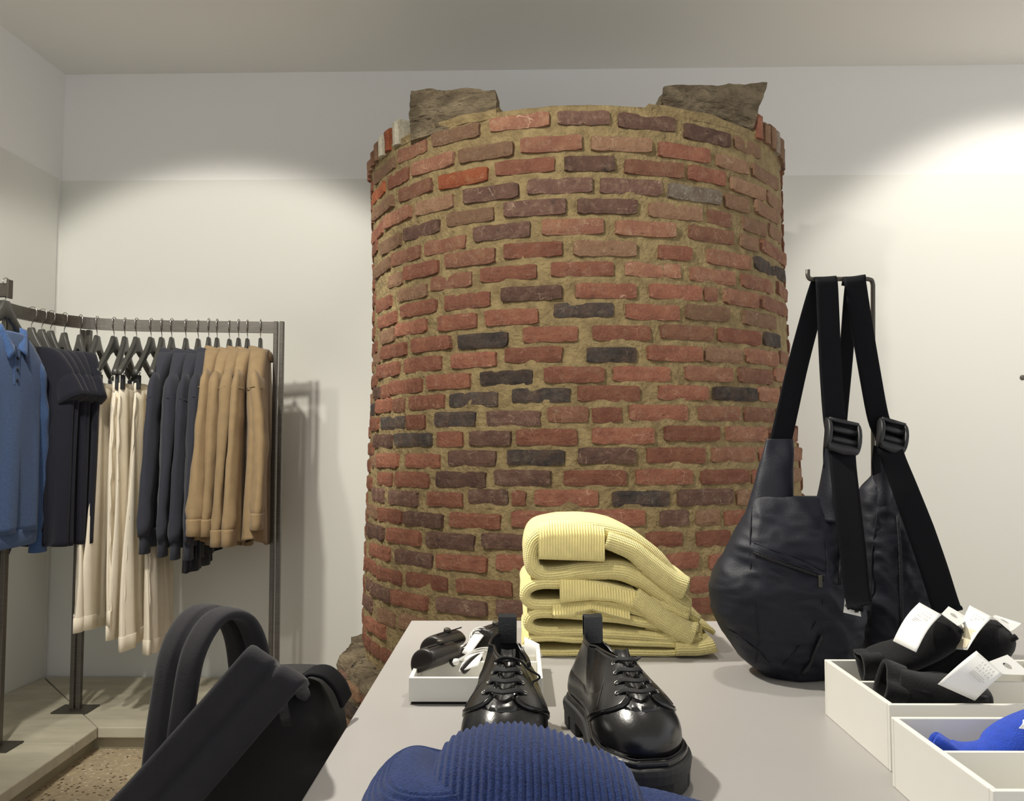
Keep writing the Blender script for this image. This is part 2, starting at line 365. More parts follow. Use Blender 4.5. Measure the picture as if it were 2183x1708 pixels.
# start angle, end angle (degrees from the front), height, kind of brick
BRICKS = """
-22.6,-8.9,2.275p -7,4.3,2.274d -38.6,-25.2,2.269t 6.3,19.6,2.269d -52.1,-40.7,2.261p 37.1,48.4,2.259t 21.9,35.5,2.255d -69.3,-53.9,2.252t
-15.4,-1.9,2.192p -45.9,-32.3,2.189p -0,13.6,2.188t -30.7,-17.1,2.187t -72.9,-60.4,2.187o -57.7,-47.4,2.186r 44,59.7,2.184t 15.3,28.6,2.181r
30.9,42,2.177t -21.6,-8,2.124r -5.8,5.2,2.122d -52,-39.3,2.117p 7.4,21.5,2.115p 22.7,33.4,2.115r 51.7,64,2.115t -36.8,-23.4,2.113o -71.6,-55.3,2.113t
35.2,49.3,2.106t 44.9,59.9,2.055t -14.1,0.1,2.052d 1.8,16,2.049d -29.8,-16.2,2.046d -60.9,-47.1,2.045p 17.4,31.7,2.044g -44.9,-32.7,2.042t
33.3,41.8,2.042t -75.5,-62.4,2.038r 52.6,63.6,1.995t -19.7,-5.7,1.983d -3.2,10,1.981d 39.4,50.3,1.98t 12.6,26.1,1.977t -34.7,-22.2,1.976t
27.9,35.5,1.976p -50.5,-37.2,1.966d -64.5,-52,1.957t 47.2,67.3,1.92p -11.2,2.3,1.914p 38.2,45.5,1.914t 22.4,35.6,1.913p -27.4,-13.8,1.912d
4.9,18.9,1.91p -42.1,-29.5,1.892p -56.9,-43.7,1.89p -72.4,-57.6,1.885t 43.6,64.2,1.848k -19.9,-6.8,1.843r -4.3,9.4,1.841t 27.1,41.4,1.838p
14.5,22.9,1.837r -35.3,-22,1.834p -50.2,-37.5,1.822r -58.9,-51.2,1.813t 56.6,71.7,1.788p 6.8,19.8,1.775p -9.3,4.2,1.774r 38,52.1,1.774p
22.4,35.6,1.772p -25.8,-12.6,1.77r -40.1,-28.2,1.764p -52.5,-41.4,1.746t -69.5,-57.2,1.741r 45.6,63.1,1.711p 31.7,44,1.708p 25.9,29.8,1.707p
12.2,25.2,1.706r -4.2,9.1,1.702r -20.7,-7.1,1.698d -35.7,-23.5,1.689r -51.7,-38.1,1.686r -66.2,-53.9,1.673r 37.9,52.8,1.644t 20.7,32.8,1.642t
-9,3.9,1.639k 6.6,19.1,1.635r -24.8,-12.4,1.623r -54.4,-41.5,1.622r -37.6,-26.8,1.62r -64.5,-55,1.61t 46.3,56,1.581k 29.3,44.1,1.574r 14.5,27.8,1.572p
-0.7,12,1.564r -15.9,-3.9,1.561r -46.8,-33.9,1.554r -31.8,-19.3,1.55k -63.1,-49.5,1.55r -73.8,-65,1.541t 55.6,65.3,1.526p 38.1,52.8,1.511p
25.2,36.2,1.504t 11.2,24.4,1.501r -20.1,-7.3,1.496r -2.1,8.6,1.492k -33.6,-22,1.486r -49.9,-36.7,1.485r -67.4,-52.5,1.482r 50.3,58.5,1.457p
35,48.7,1.441p 19.6,32.6,1.437p 3.4,16.1,1.431r -11.3,1.5,1.428r -26,-13.9,1.422k -41,-28.4,1.418r -56.8,-42.8,1.412r -72.1,-64.7,1.404d
-62.4,-57,1.403r 54.1,62.7,1.39p 41.6,51.8,1.38p 26.8,40.7,1.374k 13.1,25.3,1.372r -4.2,8.9,1.367r -18.4,-5.8,1.362k -34,-21.7,1.352k
-47.3,-35.5,1.351r -66.8,-56,1.35r -55.1,-49.5,1.346p -76.4,-66.6,1.343k 49.9,57.7,1.311p 22.4,34.3,1.307p 6.5,19.7,1.306r 35.7,47.6,1.306p
-10.7,-2.2,1.3p -1.4,4.9,1.297r -38.3,-27.1,1.289k -24.3,-12.2,1.288d -61.8,-49.2,1.283k -73.4,-63.9,1.282r -48.5,-41.6,1.282r 14,27.3,1.239r
29.5,43.2,1.239p 44.8,53.5,1.239p 55.9,65.9,1.239p -1.5,11.6,1.231r -17.5,-4.6,1.227r -28.5,-18.7,1.224d -37.5,-30.3,1.221r -52.8,-39,1.22k
-67.9,-54.9,1.217d 25.1,38.3,1.17p 39.9,49.6,1.169r -4.5,7.4,1.168d 9.9,23.3,1.168r 51.8,68.4,1.167p -19.5,-7.3,1.161k -34,-22.2,1.158d
-48,-36.4,1.147r -63,-51.2,1.146r -70.4,-63.4,1.139t 7.3,19.8,1.1r -7.6,5.3,1.097r 21.9,35.1,1.097r -22.5,-10.2,1.096d 36.5,45.8,1.094r 48,63.3,1.091t
-37.4,-24.5,1.087d -51.9,-39.7,1.081r -62.9,-54.2,1.077r -13.7,-0.7,1.034r -28.6,-19.4,1.033d 16.1,29.9,1.033d -18.6,-15.5,1.031r 2.3,14.2,1.031k
31.3,40.1,1.027t 41.8,52.4,1.021r -39.9,-30.1,1.019r -67.8,-58.4,1.014d -55,-43.2,1.014d -3.6,8.8,0.972r 12,18.5,0.969d 20.1,26.1,0.967t
-18.7,-5.9,0.965r 27.4,36.5,0.962r -33.3,-21,0.954r 37.9,48.2,0.953r -74.7,-62.7,0.947t -61,-49.1,0.946r -47.9,-35.3,0.946d 50.3,59.5,0.943r
8.9,16.7,0.903r 2.1,7.4,0.901r -10.5,0.6,0.9r 20.1,28.6,0.9r -25.2,-12,0.893d 30.1,40,0.893r -39.9,-27,0.883d 41.7,52.1,0.881d -55.2,-42,0.88r
-71.9,-57.6,0.876d 13,20.1,0.834r 3.5,11.6,0.833r -8.2,1.8,0.83r -22.1,-9.9,0.825r 22.8,31.4,0.825r 33,42.3,0.817r -36.8,-24.2,0.814r
-51.1,-38.2,0.81d -67.3,-54.1,0.807r 44.1,55.2,0.804r 7.6,16.4,0.76r -4.3,6.3,0.758r 18,25,0.756r -17,-6,0.753r 26.3,34.8,0.749r -31.4,-18.6,0.742r
-75.2,-62.5,0.741r -46.5,-33.9,0.739r 36.2,46.1,0.739r -61.1,-48.6,0.733r 1.7,15.4,0.691r 17.3,24.3,0.69r -10.5,0.2,0.688r 25.7,33.7,0.684r
-22.1,-12,0.683d -36.6,-24.1,0.673d 35,43.9,0.673r -72.4,-66.1,0.668d -52.2,-39.5,0.666r -64.9,-52.8,0.663d 45.6,54.9,0.658r -74.4,-64.6,0.597d
-48.6,-39.5,0.59t -59.2,-50.8,0.584t -68.5,-55.1,0.529r
"""
tower = thing('brick_tower', 'tall round tower of old red bricks and sandy mortar against the white wall', 'brick tower', (0.27, TD, 0))
def core(z0, z1, nzs, dr, a_max, name, mt, parent, amp=0.004, rfun=None):
    rings = []
    for i in range(nzs + 1):
        z = lerp(z0, z1, i / nzs); ring = []
        for k in range(181):
            th = math.radians(lerp(-a_max, a_max, k / 180))
            p = t_pt(th, z, dr) if not rfun else rfun(th, z)
            d = (p - Vector((t_cx(z), TD, z))).normalized()
            p = p + d * (amp * (nz(p, 22) + 0.6 * nz(p, 55, 3)))
            ring.append(p)
        rings.append(ring)
    m = MB(); m.loft(rings)
    return m.build(name, mt, parent)
core(0.0, 2.318, 160, -0.0108, 117, 'mortar_core', M['mortar'], tower, 0.0055)
def brick_geo(m, a0, a1, z, h=0.054, proud=0.0, seed=0.0, rfun=t_pt, rag=1.0):
    am = (a0 + a1) / 2; half = (a1 - a0) / 2
    R = (rfun(am, z) - Vector((t_cx(z), TD, z))).length
    wd = R * math.sin(half) * 2
    c = rfun(am, z, proud - 0.004)
    tx = Vector((math.cos(am), math.sin(am), 0)); nn = Vector((math.sin(am), -math.cos(am), 0))
    nx = max(4, int(wd / 0.02)); nv = 4; wd += 0.004
    P = []; uv = []
    for j in range(-1, nv + 2):
        row = []
        for i in range(-1, nx + 2):
            u = min(max(i, 0), nx) / nx * 2 - 1; v = min(max(j, 0), nv) / nv * 2 - 1
            rim = i < 0 or j < 0 or i > nx or j > nv
            q = c + tx * (u * wd / 2) + Vector((0, 0, v * h / 2))
            e = max(abs(u), abs(v))
            # ragged outline and uneven face
            edge = 0.0062 * rag
            if abs(v) > 0.99: q.z -= v * (0.0012 + edge * abs(nz(q, 38, seed)) + (0.004 if abs(u) > 0.99 else 0))
            if abs(u) > 0.99: q -= tx * (u * (0.0012 + edge * abs(nz(q, 45, seed + 5))))
            q += nn * (0.0032 * nz(q, 34, seed + 2) - (0.0030 if e > 0.98 else 0.0) + 0.003 * u * u)
            if rim: q -= nn * 0.026; q -= tx * (u * 0.0) 
            row.append(q)
        P.append(row)
    m.grid(P)
    return m
import re
LAID = []
for i, mm in enumerate(re.finditer(r'([-\d.]+),([-\d.]+),([\d.]+)([a-z])', BRICKS)):
    a0, a1, z, kd = math.radians(float(mm[1])), math.radians(float(mm[2])), float(mm[3]), mm[4]
    LAID.append((float(mm[1]), float(mm[2]), z))
    pr = random.uniform(-0.0035, 0.003) - (0.002 if kd == 'k' else 0)
    brick_geo(MB(), a0, a1, z, random.uniform(0.053, 0.058) - (0.002 if kd == 'k' else 0), pr, i * 1.37).build('brick', BR[kd], tower, smooth=False)
# bricks set on edge along the broken rim, either side of the front
def rim_brick(deg, z0, z1, kd, wdeg=3.7):
    a = math.radians(deg); h = math.radians(wdeg) / 2
    m = MB(); P = []
    for lv, (z, ins) in enumerate(((z0, 0), (lerp(z0, z1, .5), 0), (z1 - 0.012, 0), (z1, 0.012))):
        row = []
        for (aa, dr) in ((a - h, -0.13), (a - h * 0.8, 0.002 - ins), (a - h * .3, 0.007 - ins), (a + h * .3, 0.008 - ins), (a + h * 0.8, 0.001 - ins), (a + h, -0.13)):
            p = t_pt(aa, z, dr); p += Vector((1, 1, 0.6)) * (0.004 * nz(p, 30, deg)); row.append(p)
        P.append(row)
    m.loft(P).build('brick', BR[kd], tower, smooth=False)
for deg, z1, kd in ((-52.3, 2.402, 'w'), (-57.2, 2.392, 'o'), (-61.6, 2.388, 'w'), (-65.6, 2.384, 't'), (-69.6, 2.37, 'p'), (-73.8, 2.36, 't'), (-78, 2.375, 'p'), (-82.3, 2.37, 'r'),
                    (47.6, 2.40, 'r'), (52.0, 2.385, 't'), (56.4, 2.398, 't'), (60.2, 2.402, 'g'), (64.6, 2.395, 't'), (68.4, 2.412, 't'), (72.9, 2.40, 'd'), (77, 2.385, 't'), (81.5, 2.40, 't')):
    rim_brick(deg, 2.306, z1, kd)
# mortar bed on the rim
for (a0, a1, zt) in ((-84, -45, 2.345), (46, 84, 2.35), (-46, -21, 2.345), (14, 47, 2.34)):
    P = []
    for k in range(25):
        th = math.radians(lerp(a0, a1, k / 24)); row = []
        for dr, z in ((-0.010, 2.30), (-0.006, zt - 0.02), (-0.03, zt), (-0.2, zt), (-0.2, 2.30)):
            p = t_pt(th, z, dr); row.append(p + Vector((0.3, 0.3, 1)) * (0.007 * nz(p, 20, 4)))
        P.append(row)
    MB().loft(P).build('mortar_bed', M['mortar'], tower, smooth=False)
# brickwork that the photograph leaves behind the table, the bag and the curve of the tower
m = MB(); k = 0; z = 2.258
while z > 0.42:
    st = 0.5 if k % 2 else 0.0; ang = 6.8
    for n in range(-18, 19):
        a0 = (n + st) * ang; a1 = a0 + 5.8
        hidden_low = z < 0.655 and not (-78 < (a0 + a1) / 2 < -48 and z > 0.5)
        clear = not any(abs(z - q[2]) < 0.045 and a0 < q[1] + 0.6 and a1 > q[0] - 0.6 for q in LAID)
        if clear and a0 > -117 and a1 < 117 and (a1 > 72 or a0 < -72 or hidden_low):
            brick_geo(m, math.radians(a0), math.radians(a1), z, 0.054, 0, k * 3.1 + n, rag=0.6)
    k += 1; z -= 0.067
o = m.build('brickwork', BR['r'], tower, smooth=False); o['kind'] = 'stuff'
# stepped footing
def f_r(z): return interp(z, [(0, 1.03), (0.3, 1.015), (0.372, 1.0)])
def f_pt(th, z, dr=0.0):
    R = f_r(z) + dr
    return Vector((0.276 + R * math.sin(th), TD - R * math.cos(th), z))
rings = []
for (z, dr) in ((0.0, -0.012), (0.06, -0.012), (0.12, -0.012), (0.18, -0.012), (0.24, -0.01), (0.30, -0.008), (0.345, -0.006), (0.366, -0.015), (0.374, -0.05), (0.38, -0.08), (0.39, -0.13)):
    ring = []
    for k in range(221):
        th = math.radians(lerp(-113, 113, k / 220)); p = f_pt(th, z, dr)
        s_ = 0.026 if z > 0.34 else 0.010
        p += Vector((math.sin(th), -math.cos(th), 0.8 if z > 0.35 else 0)) * (s_ * (nz(p, 9, 2) + 0.8 * nz(p, 24, 5) + 0.5 * nz(p, 60, 9)))
        ring.append(p)
    rings.append(ring)
foot = MB().loft(rings).build('footing', M['stone'], tower)
m = MB()
for k, z in enumerate((0.315, 0.248, 0.181, 0.114, 0.047)):
    a = -112 + (6 if k % 2 else 0)
    while a < 104:
        wd_ = random.uniform(7.5, 11)
        if -82 < a < -36 and k < 4:
            brick_geo(MB(), math.radians(a), math.radians(a + wd_), z, 0.052, 0.001, a, f_pt).build('brick', BR[random.choice('trtdk')], foot, smooth=False)
        else:
            brick_geo(m, math.radians(a), math.radians(a + wd_), z, 0.052, 0.001, a, f_pt)
        a += wd_ + 1.2
o = m.build('footing_brickwork', BR['r'], tower, smooth=False); o['kind'] = 'stuff'
# capstones
def rock(name, c8, mt, parent, amp=0.0095, n=17, seed=0.0):
    """c8: bottom 4 then top 4 corners, each loop front-left, front-right, back-right, back-left"""
    bm = bmesh.new(); bmesh.ops.create_cube(bm, size=2)
    bmesh.ops.subdivide_edges(bm, edges=bm.edges, cuts=n, use_grid_fill=True)
    C = [Vector(c) for c in c8]
    for v in bm.verts:
        q = v.co.copy(); r_ = q.copy()
        # soften the cube's corners
        sph = q.normalized() * 1.25
        q = q.lerp(sph, 0.10)
        x, y, z = (q.x + 1) / 2, (q.y + 1) / 2, (q.z + 1) / 2
        lo = C[0].lerp(C[1], x).lerp(C[3].lerp(C[2], x), y); hi = C[4].lerp(C[5], x).lerp(C[7].lerp(C[6], x), y)
        p = lo.lerp(hi, z)
        d = r_.normalized()
        v.co = p + d * (amp * (nz(p, 14, seed) + 0.7 * nz(p, 34, seed + 3) + 0.35 * nz(p, 80, seed)))
    me = bpy.data.meshes.new(name); bm.to_mesh(me); bm.free(); me.materials.append(mt)
    o = bpy.data.objects.new(name, me); COL.objects.link(o); put(o, parent); return o
dv = Vector((0.0, 0.26, 0))
fl = [V(-.392, 2.875, 2.285), V(-.068, 2.70, 2.318), V(-.072, 2.70, 2.40), V(-.392, 2.875, 2.478)]
rock('capstone', [fl[0], fl[1], fl[1] + dv, fl[0] + dv, fl[3], fl[2], fl[2] + dv, fl[3] + dv], M['stone'], tower, seed=1)
fr = [V(.485, 2.70, 2.312), V(.845, 2.89, 2.335), V(.90, 2.89, 2.505), V(.488, 2.70, 2.41)]
rock('capstone', [fr[0], fr[1], fr[1] + dv, fr[0] + dv, fr[3], fr[2], fr[2] + dv, fr[3] + dv], M['stone'], tower, seed=7)

# ------------------------------------------------------------------ clothes rack
GS = 0.956                                     # garment and rail scale
RZ = 1.2 + 0.57 * GS
RAIL = [(-1.118, 3.755), (-1.45, 3.72), (-1.712, 3.69), (-1.892, 3.63), (-1.978, 3.535), (-2.012, 3.45), (-2.035, 3.35), (-2.04, 3.25), (-2.035, 3.10), (-2.03, 2.2)]
rail_pts = smooth_path([V(x * GS, y * GS, 0) for x, y in RAIL], 8)
def rail_at(px):
    """point of the rail under a photo column, with its outward normal"""
    best = None
    for a, b in zip(rail_pts, rail_pts[1:]):
        for k in range(6):
            q = a.lerp(b, k / 6); e = abs(1105 + q.x / q.y * 1750 - px)
            if best is None or e < best[0]: best = (e, q, (b - a).normalized())
    q, t = best[1], best[2]
    n = Vector((t.y, -t.x, 0))
    if n.y > 0 or n.x < -0.5: n = -n
    return q, n
rack = thing('clothes_rack', 'brushed steel clothes rack with a rail bending round the corner', 'clothes rack', (-1.5, 3.7, PZ))
rings = []
for i, p in enumerate(rail_pts):
    t = (rail_pts[min(i + 1, len(rail_pts) - 1)] - rail_pts[max(i - 1, 0)]).normalized(); n = Vector((t.y, -t.x, 0))
    rings.append([Vector((p.x, p.y, RZ)) + n * a + Vector((0, 0, b)) for a, b in ((0.009, -0.05), (0.009, -0.001), (-0.009, -0.001), (-0.009, -0.05))])
MB().loft(rings).build('rail', M['steel'], rack, smooth=False)
def post(x, y, top, plate=True):
    m = MB()
    m.box((x - 0.022, y - 0.012, PZ + 0.006), (x - 0.004, y + 0.012, top)); 
    o = m.build('post', M['steel'], rack, smooth=False, bevel=0.002)
    MB().box((x + 0.004, y - 0.012, PZ + 0.006), (x + 0.022, y + 0.012, top)).build('post', M['steel'], rack, smooth=False, bevel=0.002)
    MB().box((x - 0.075, y - 0.055, PZ), (x + 0.075, y + 0.055, PZ + 0.006)).build('base_plate', M['darkmetal'], rack, smooth=False, bevel=0.001)
post(-1.056, 3.592, RZ + 0.002)
post(-1.855, 3.49, RZ - 0.05)
post(-1.92, 3.06, RZ - 0.05)
# short front arm carrying the blue polo
MB().box((-2.25, 2.955, 1.743), (-1.864, 2.973, 1.793)).build('arm', M['steel'], rack, smooth=False, bevel=0.001)
MB().box((-1.866, 2.950, 1.738), (-1.858, 2.978, 1.806)).build('arm_end_plate', M['darkmetal'], rack, smooth=False, bevel=0.001)
MB().box((-1.96, 2.95, 1.695), (-1.93, 2.978, 1.75)).build('arm_bracket', M['steel'], rack, smooth=False)

class Fr:
    """local frame of a hanging thing: w across the shoulders, n through the cloth, z down from the rail"""
    def __init__(s, q, n, z0): s.q, s.w, s.z0 = Vector((q[0], q[1], 0)), Vector((n[0], n[1], 0)).normalized(), z0; s.n = Vector((-s.w.y, s.w.x, 0))
    def __call__(s, w, n, z): return s.q + s.w * (w * GS) + s.n * (n * GS) + Vector((0, 0, s.z0 + z * GS))
def hanger(fr, label, group, half=0.15, clips=False, drop=0.0, slim=1.0):
    h = thing('clothes_hanger', label, 'hanger', fr(0, 0, 0.0), group)
    P = []
    for k in range(25):
        a = k / 12 - 1; w_ = a * half
        e = abs(a)
        top = -0.078 - drop - (0.0 if e < 0.10 else 0.165 * ((e - 0.10) / 0.9) ** 0.72)
        hgt = interp(e, [(0, 0.075), (0.1, 0.07), (0.25, 0.045), (1, 0.026)])
        tk = interp(e, [(0, 0.011), (0.2, 0.010), (1, 0.012)]) * slim
        fwd = 0.008 * e * e
        ring = []
        for c in range(12):
            x_, y_ = sup(tk, hgt / 2, 2 * PI * c / 12, 4); ring.append(fr(w_, fwd + x_, top - hgt / 2 + y_))
        P.append(ring)
    MB().loft(P).build('shoulder_bar', M['hanger'], h)
    pts = [fr(a, 0, b) for a, b in ((0, -0.085 - drop), (0, -0.066), (0.008, -0.052), (0.02, -0.034), (0.0225, -0.015), (0.018, 0.0), (0.006, 0.0075), (-0.008, 0.0065), (-0.018, -0.002), (-0.021, -0.014))]
    MB().tube(smooth_path(pts, 3), 0.0021, 6).build('hook', M['chrome'], h)
    if clips:
        for sgn in (-1, 1):
            cw = sgn * (half - 0.03)
            MB().tube([fr(cw, 0.02, -0.24), fr(cw, 0.012, -0.275)], 0.0025, 6).build('clip_wire', M['chrome'], h)
            MB().box((-0.012, -0.006, -0.06), (0.012, 0.006, 0.0), Matrix.Translation(fr(cw, 0.012, -0.265)) @ Matrix(((fr.w.x, fr.n.x, 0), (fr.w.y, fr.n.y, 0), (0, 0, 1))).to_4x4()).build('clip', M['plastic'], h, smooth=False, bevel=0.002)
    return h

def sleeve(m, fr, side, z0, z1, w0, w1, hw, hn, n0=0.0, seed=0, cuff=0.0, bulge=0.0, blouse=1.0):
    rings = []; uvs = []
    K = 22
    for i in range(K + 1):
        t = i / K; z = lerp(z0, z1, t)
        wc = lerp(w0, w1, t ** 0.8) * side
        a = lerp(hw[0], hw[1], t); b = lerp(hn[0], hn[1], t)
        if t < 0.09: a *= 0.6 + 0.4 * (t / 0.09) ** 0.5; b *= 0.4 + 0.6 * (t / 0.09) ** 0.5
        if t > 0.84: b *= 1 + 0.25 * blouse * math.sin((t - 0.84) / 0.16 * PI)
        nc = n0 * t + bulge * math.sin(t * PI) 
        ring = []
        for k in range(20):
            ang = 2 * PI * k / 20; x, y = sup(a, b, ang, 2.3)
            p = fr(wc + x, nc + y, z)
            f = 1 + 0.22 * math.sin(3 * ang + seed + 4 * t) * (0.4 + 0.6 * t) + 0.14 * math.sin(5 * ang + seed * 2 + 2 * t) + 0.22 * nz((ang, t * 9, seed), 1)
            f *= 1 - 0.22 * blouse * max(0, (t - 0.93) / 0.07)
            p = fr(wc + x * (0.92 + 0.08 * f), nc + y * f, z + 0.006 * math.sin(2 * ang + seed))
            ring.append(p)
        rings.append(ring)
    m.loft(rings)
    return rings[-1], (lerp(w0, w1, 1) * side, n0)
def cuff_ring(fr, wc, nc, z, h, a, b, name, mt, parent):
    rings = []
    for zz, g in ((z + 0.008, 0.97), (z + 0.006, 1.04), (z, 1.06), (z - h * 0.5, 1.0), (z - h, 1.05), (z - h - 0.002, 0.96)):
        rings.append([fr(wc + sup(a * g, b * g, 2 * PI * k / 20)[0], nc + sup(a * g, b * g, 2 * PI * k / 20)[1], zz) for k in range(20)])
    return MB().loft(rings).build(name, mt, parent)

def top_body(fr, zn, zsh, zh, hw_sh, hw_hem, hn, seed, slope=0.085, curve=0.0, armhole=True, K=34, neck=0.065, skew=0.0):
    """torso from neck line to hem as one folded shell"""
    m = MB(); rings = []
    for i in range(K + 1):
        t = i / K
        if t < 0.22:
            s_ = t / 0.22; z = zn - slope * 2 * s_ ** 1.5 * 0.6 - 0.02 * s_; a = lerp(neck, hw_sh, s_ ** 0.9); b = lerp(0.042, hn * 1.0, s_); ee = 3.4
        else:
            s_ = (t - 0.22) / 0.78; zt = zn - slope * 1.2 - 0.02; z = lerp(zt, zh, s_); a = lerp(hw_sh, hw_hem, s_ ** 0.7); b = hn * (1.0 + 0.15 * s_); ee = lerp(3.4, 2.3, min(1, s_ * 4))
        ring = []
        for k in range(40):
            ang = 2 * PI * k / 40; x, y = sup(a, b, ang, ee)
            fold = 0.010 * s_ * math.sin(x * 38 + seed + 2.2 * s_) + 0.007 * s_ * math.sin(x * 71 + seed * 2 + 1.3 * s_) if t > 0.22 else 0.0
            zz = z + (curve * (abs(x) / a) ** 2 * max(0, s_ - 0.9) * 10 if t > 0.22 else 0)
            ring.append(fr(x + skew * (zn - z), y + fold, zz - (0.0)))
        rings.append(ring)
    m.loft(rings, True, True)
    return m
def collar(fr, z, parent, mt, a=0.068, b=0.05, h=0.042):
    rings = []
    for zz, g in ((-0.035, 1.12), (-0.012, 1.2), (0.008, 1.05), (0.014, 0.93), (0.006, 0.86), (-0.03, 0.8)):
        ring = []
        for k in range(24):
            ang = 2 * PI * k / 24; x, y = sup(a * g, b * g, ang, 2)
            ring.append(fr(x, y, z + zz * h / 0.042 + 0.012 * (-math.sin(ang))))
        rings.append(ring)
    return MB().loft(rings, False, False).build('collar', mt, parent)

def band(fr, pts, r, name, mt, parent): return MB().tube([fr(*p) for p in pts], r, 6).build(name, mt, parent)

ORD = ['first', 'second', 'third', 'fourth', 'fifth', 'sixth']
def frame(px, dz=0.0, twist=0.0):
    q, n = rail_at(px); a = math.atan2(n.y, n.x) + twist
    return Fr(q, (math.cos(a), math.sin(a)), RZ + dz)

# --- tan overshirts
tan_px = [457, 483, 502, 524, 551]
for i, px in enumerate(tan_px):
    last = i == 4
    fr = frame(px, random.uniform(-0.004, 0.004), (0.03, -0.02, 0.0, 0.02, 0.10)[i])
    fr.n = -fr.n if fr.n.x < 0 else fr.n
    lab = ORD[4 - i] + ' tan overshirt from the end post of the rack' if not last else 'tan overshirt hanging right against the end post of the rack'
    hanger(fr, 'grey hanger carrying the ' + lab.replace(' hanging right', ''), 'hangers with tan overshirts', slim=0.8)
    t = thing('overshirt', lab, 'shirt', fr(0, 0, -0.5), 'tan overshirts on the rack')
    top_body(fr, -0.135, -0.24, -1.02, 0.215, 0.245, 0.030 if not last else 0.046, i * 1.7, curve=0.05, slope=0.128).build('body', M['tan'], t)
    collar(fr, -0.142, t, M['tan'])
    # yoke seam over the shoulder
    for sd in (1, -1):
        band(fr, [(sd * 0.198, 0.034, -0.330), (sd * 0.222, 0.030, -0.322), (sd * 0.243, 0.0, -0.318), (sd * 0.222, -0.030, -0.322), (sd * 0.198, -0.034, -0.330)], 0.0022, 'shoulder_seam', M['tan'], t)
    for sd in (1, -1):
        m = MB()
        zc = -0.895 + 0.02 * math.sin(i * 2.1) - (0.015 * i if sd > 0 and not last else 0)
        big = 1.35 if (i == 0 and sd > 0) else 1.0
        _, (wc, nc) = sleeve(m, fr, sd, -0.245, zc, 0.162, 0.245 if not (last and sd > 0) else 0.215, (0.07, 0.062 * big), (0.030, 0.024 * big), n0=(-0.012 if sd > 0 else 0) if not last else 0.02, seed=i * 2 + sd, bulge=0.0 if not last else 0.02)
        s_o = m.build('sleeve', M['tan'], t)
        c_o = cuff_ring(fr, wc, nc, zc + 0.01, 0.062, 0.063 * big, 0.027 * big, 'cuff', M['tan'], t)
        if sd > 0 and i == 0:
            p = fr(wc + 0.035, nc + 0.026, zc - 0.03)
            MB().loft([[p + fr.n * d + fr.w * (r * math.cos(a * PI / 5)) + Vector((0, 0, r * math.sin(a * PI / 5))) for a in range(10)] for r, d in ((0.007, -0.004), (0.0075, 0.003), (0.004, 0.005))]).build('button', M['card'], c_o)

# --- charcoal jackets
ch_px = [360, 389, 416, 438]
for i, px in enumerate(ch_px):
    fr = frame(px, random.uniform(-0.004, 0.004), (-0.02, 0.02, 0.0, 0.03)[i])
    fr.n = -fr.n if fr.n.x < 0 else fr.n
    lab = ORD[i] + ' charcoal jacket from the cream trousers' if i else 'charcoal jacket hanging next to the cream trousers'
    hanger(fr, 'grey hanger carrying the ' + lab.replace(' hanging', ''), 'hangers with charcoal jackets', slim=0.8)
    t = thing('jacket', lab, 'jacket', fr(0, 0, -0.5), 'charcoal jackets on the rack')
    top_body(fr, -0.150, -0.25, -0.93, 0.215, 0.24, 0.029, i * 2.3 + 1, slope=0.125).build('body', M['charcoal'], t)
    collar(fr, -0.155, t, M['charcoal'], h=0.055)
    for sd in (1, -1):
        band(fr, [(sd * 0.175, 0.034, -0.40), (sd * 0.225, 0.022, -0.375), (sd * 0.252, 0.0, -0.365), (sd * 0.225, -0.022, -0.375), (sd * 0.175, -0.034, -0.40)], 0.0022, 'shoulder_seam', M['charcoal'], t)
        m = MB(); zc = -0.95 - 0.01 * i
        _, (wc, nc) = sleeve(m, fr, sd, -0.26, zc, 0.162, 0.238, (0.072, 0.055), (0.030, 0.021), n0=-0.01, seed=i * 3 + sd)
        m.build('sleeve', M['charcoal'], t)
        cuff_ring(fr, wc, nc, zc + 0.012, 0.085, 0.038, 0.017, 'cuff', M['charcoal'], t)
    hm = []
    for zz, g in ((-0.92, 1.02), (-0.935, 1.0), (-0.99, 0.97), (-1.0, 0.93)):
        hm.append([fr(sup(0.235 * g, 0.03 * g, 2 * PI * k / 32)[0], sup(0.235 * g, 0.03 * g, 2 * PI * k / 32)[1], zz) for k in range(32)])
    MB().loft(hm).build('hem_band', M['charcoal'], t)

# --- long dark garment tails under the tan shirts: navy trousers on the last clip hangers
for i, (px, wz) in enumerate(((431, -1.115), (448, -1.055))):
    fr = frame(px, 0, 0.0)
    t = thing('jacket', ('longer' if i == 0 else 'shorter') + ' near-black jacket tail showing below the tan overshirt cuffs', 'jacket', fr(0, 0, -0.6), 'near-black jackets between the charcoal and tan clothes')
    top_body(fr, -0.30, -0.36, wz, 0.15, 0.205, 0.016, i * 3.3 + 2, neck=0.05).build('body', M['navy'], t)

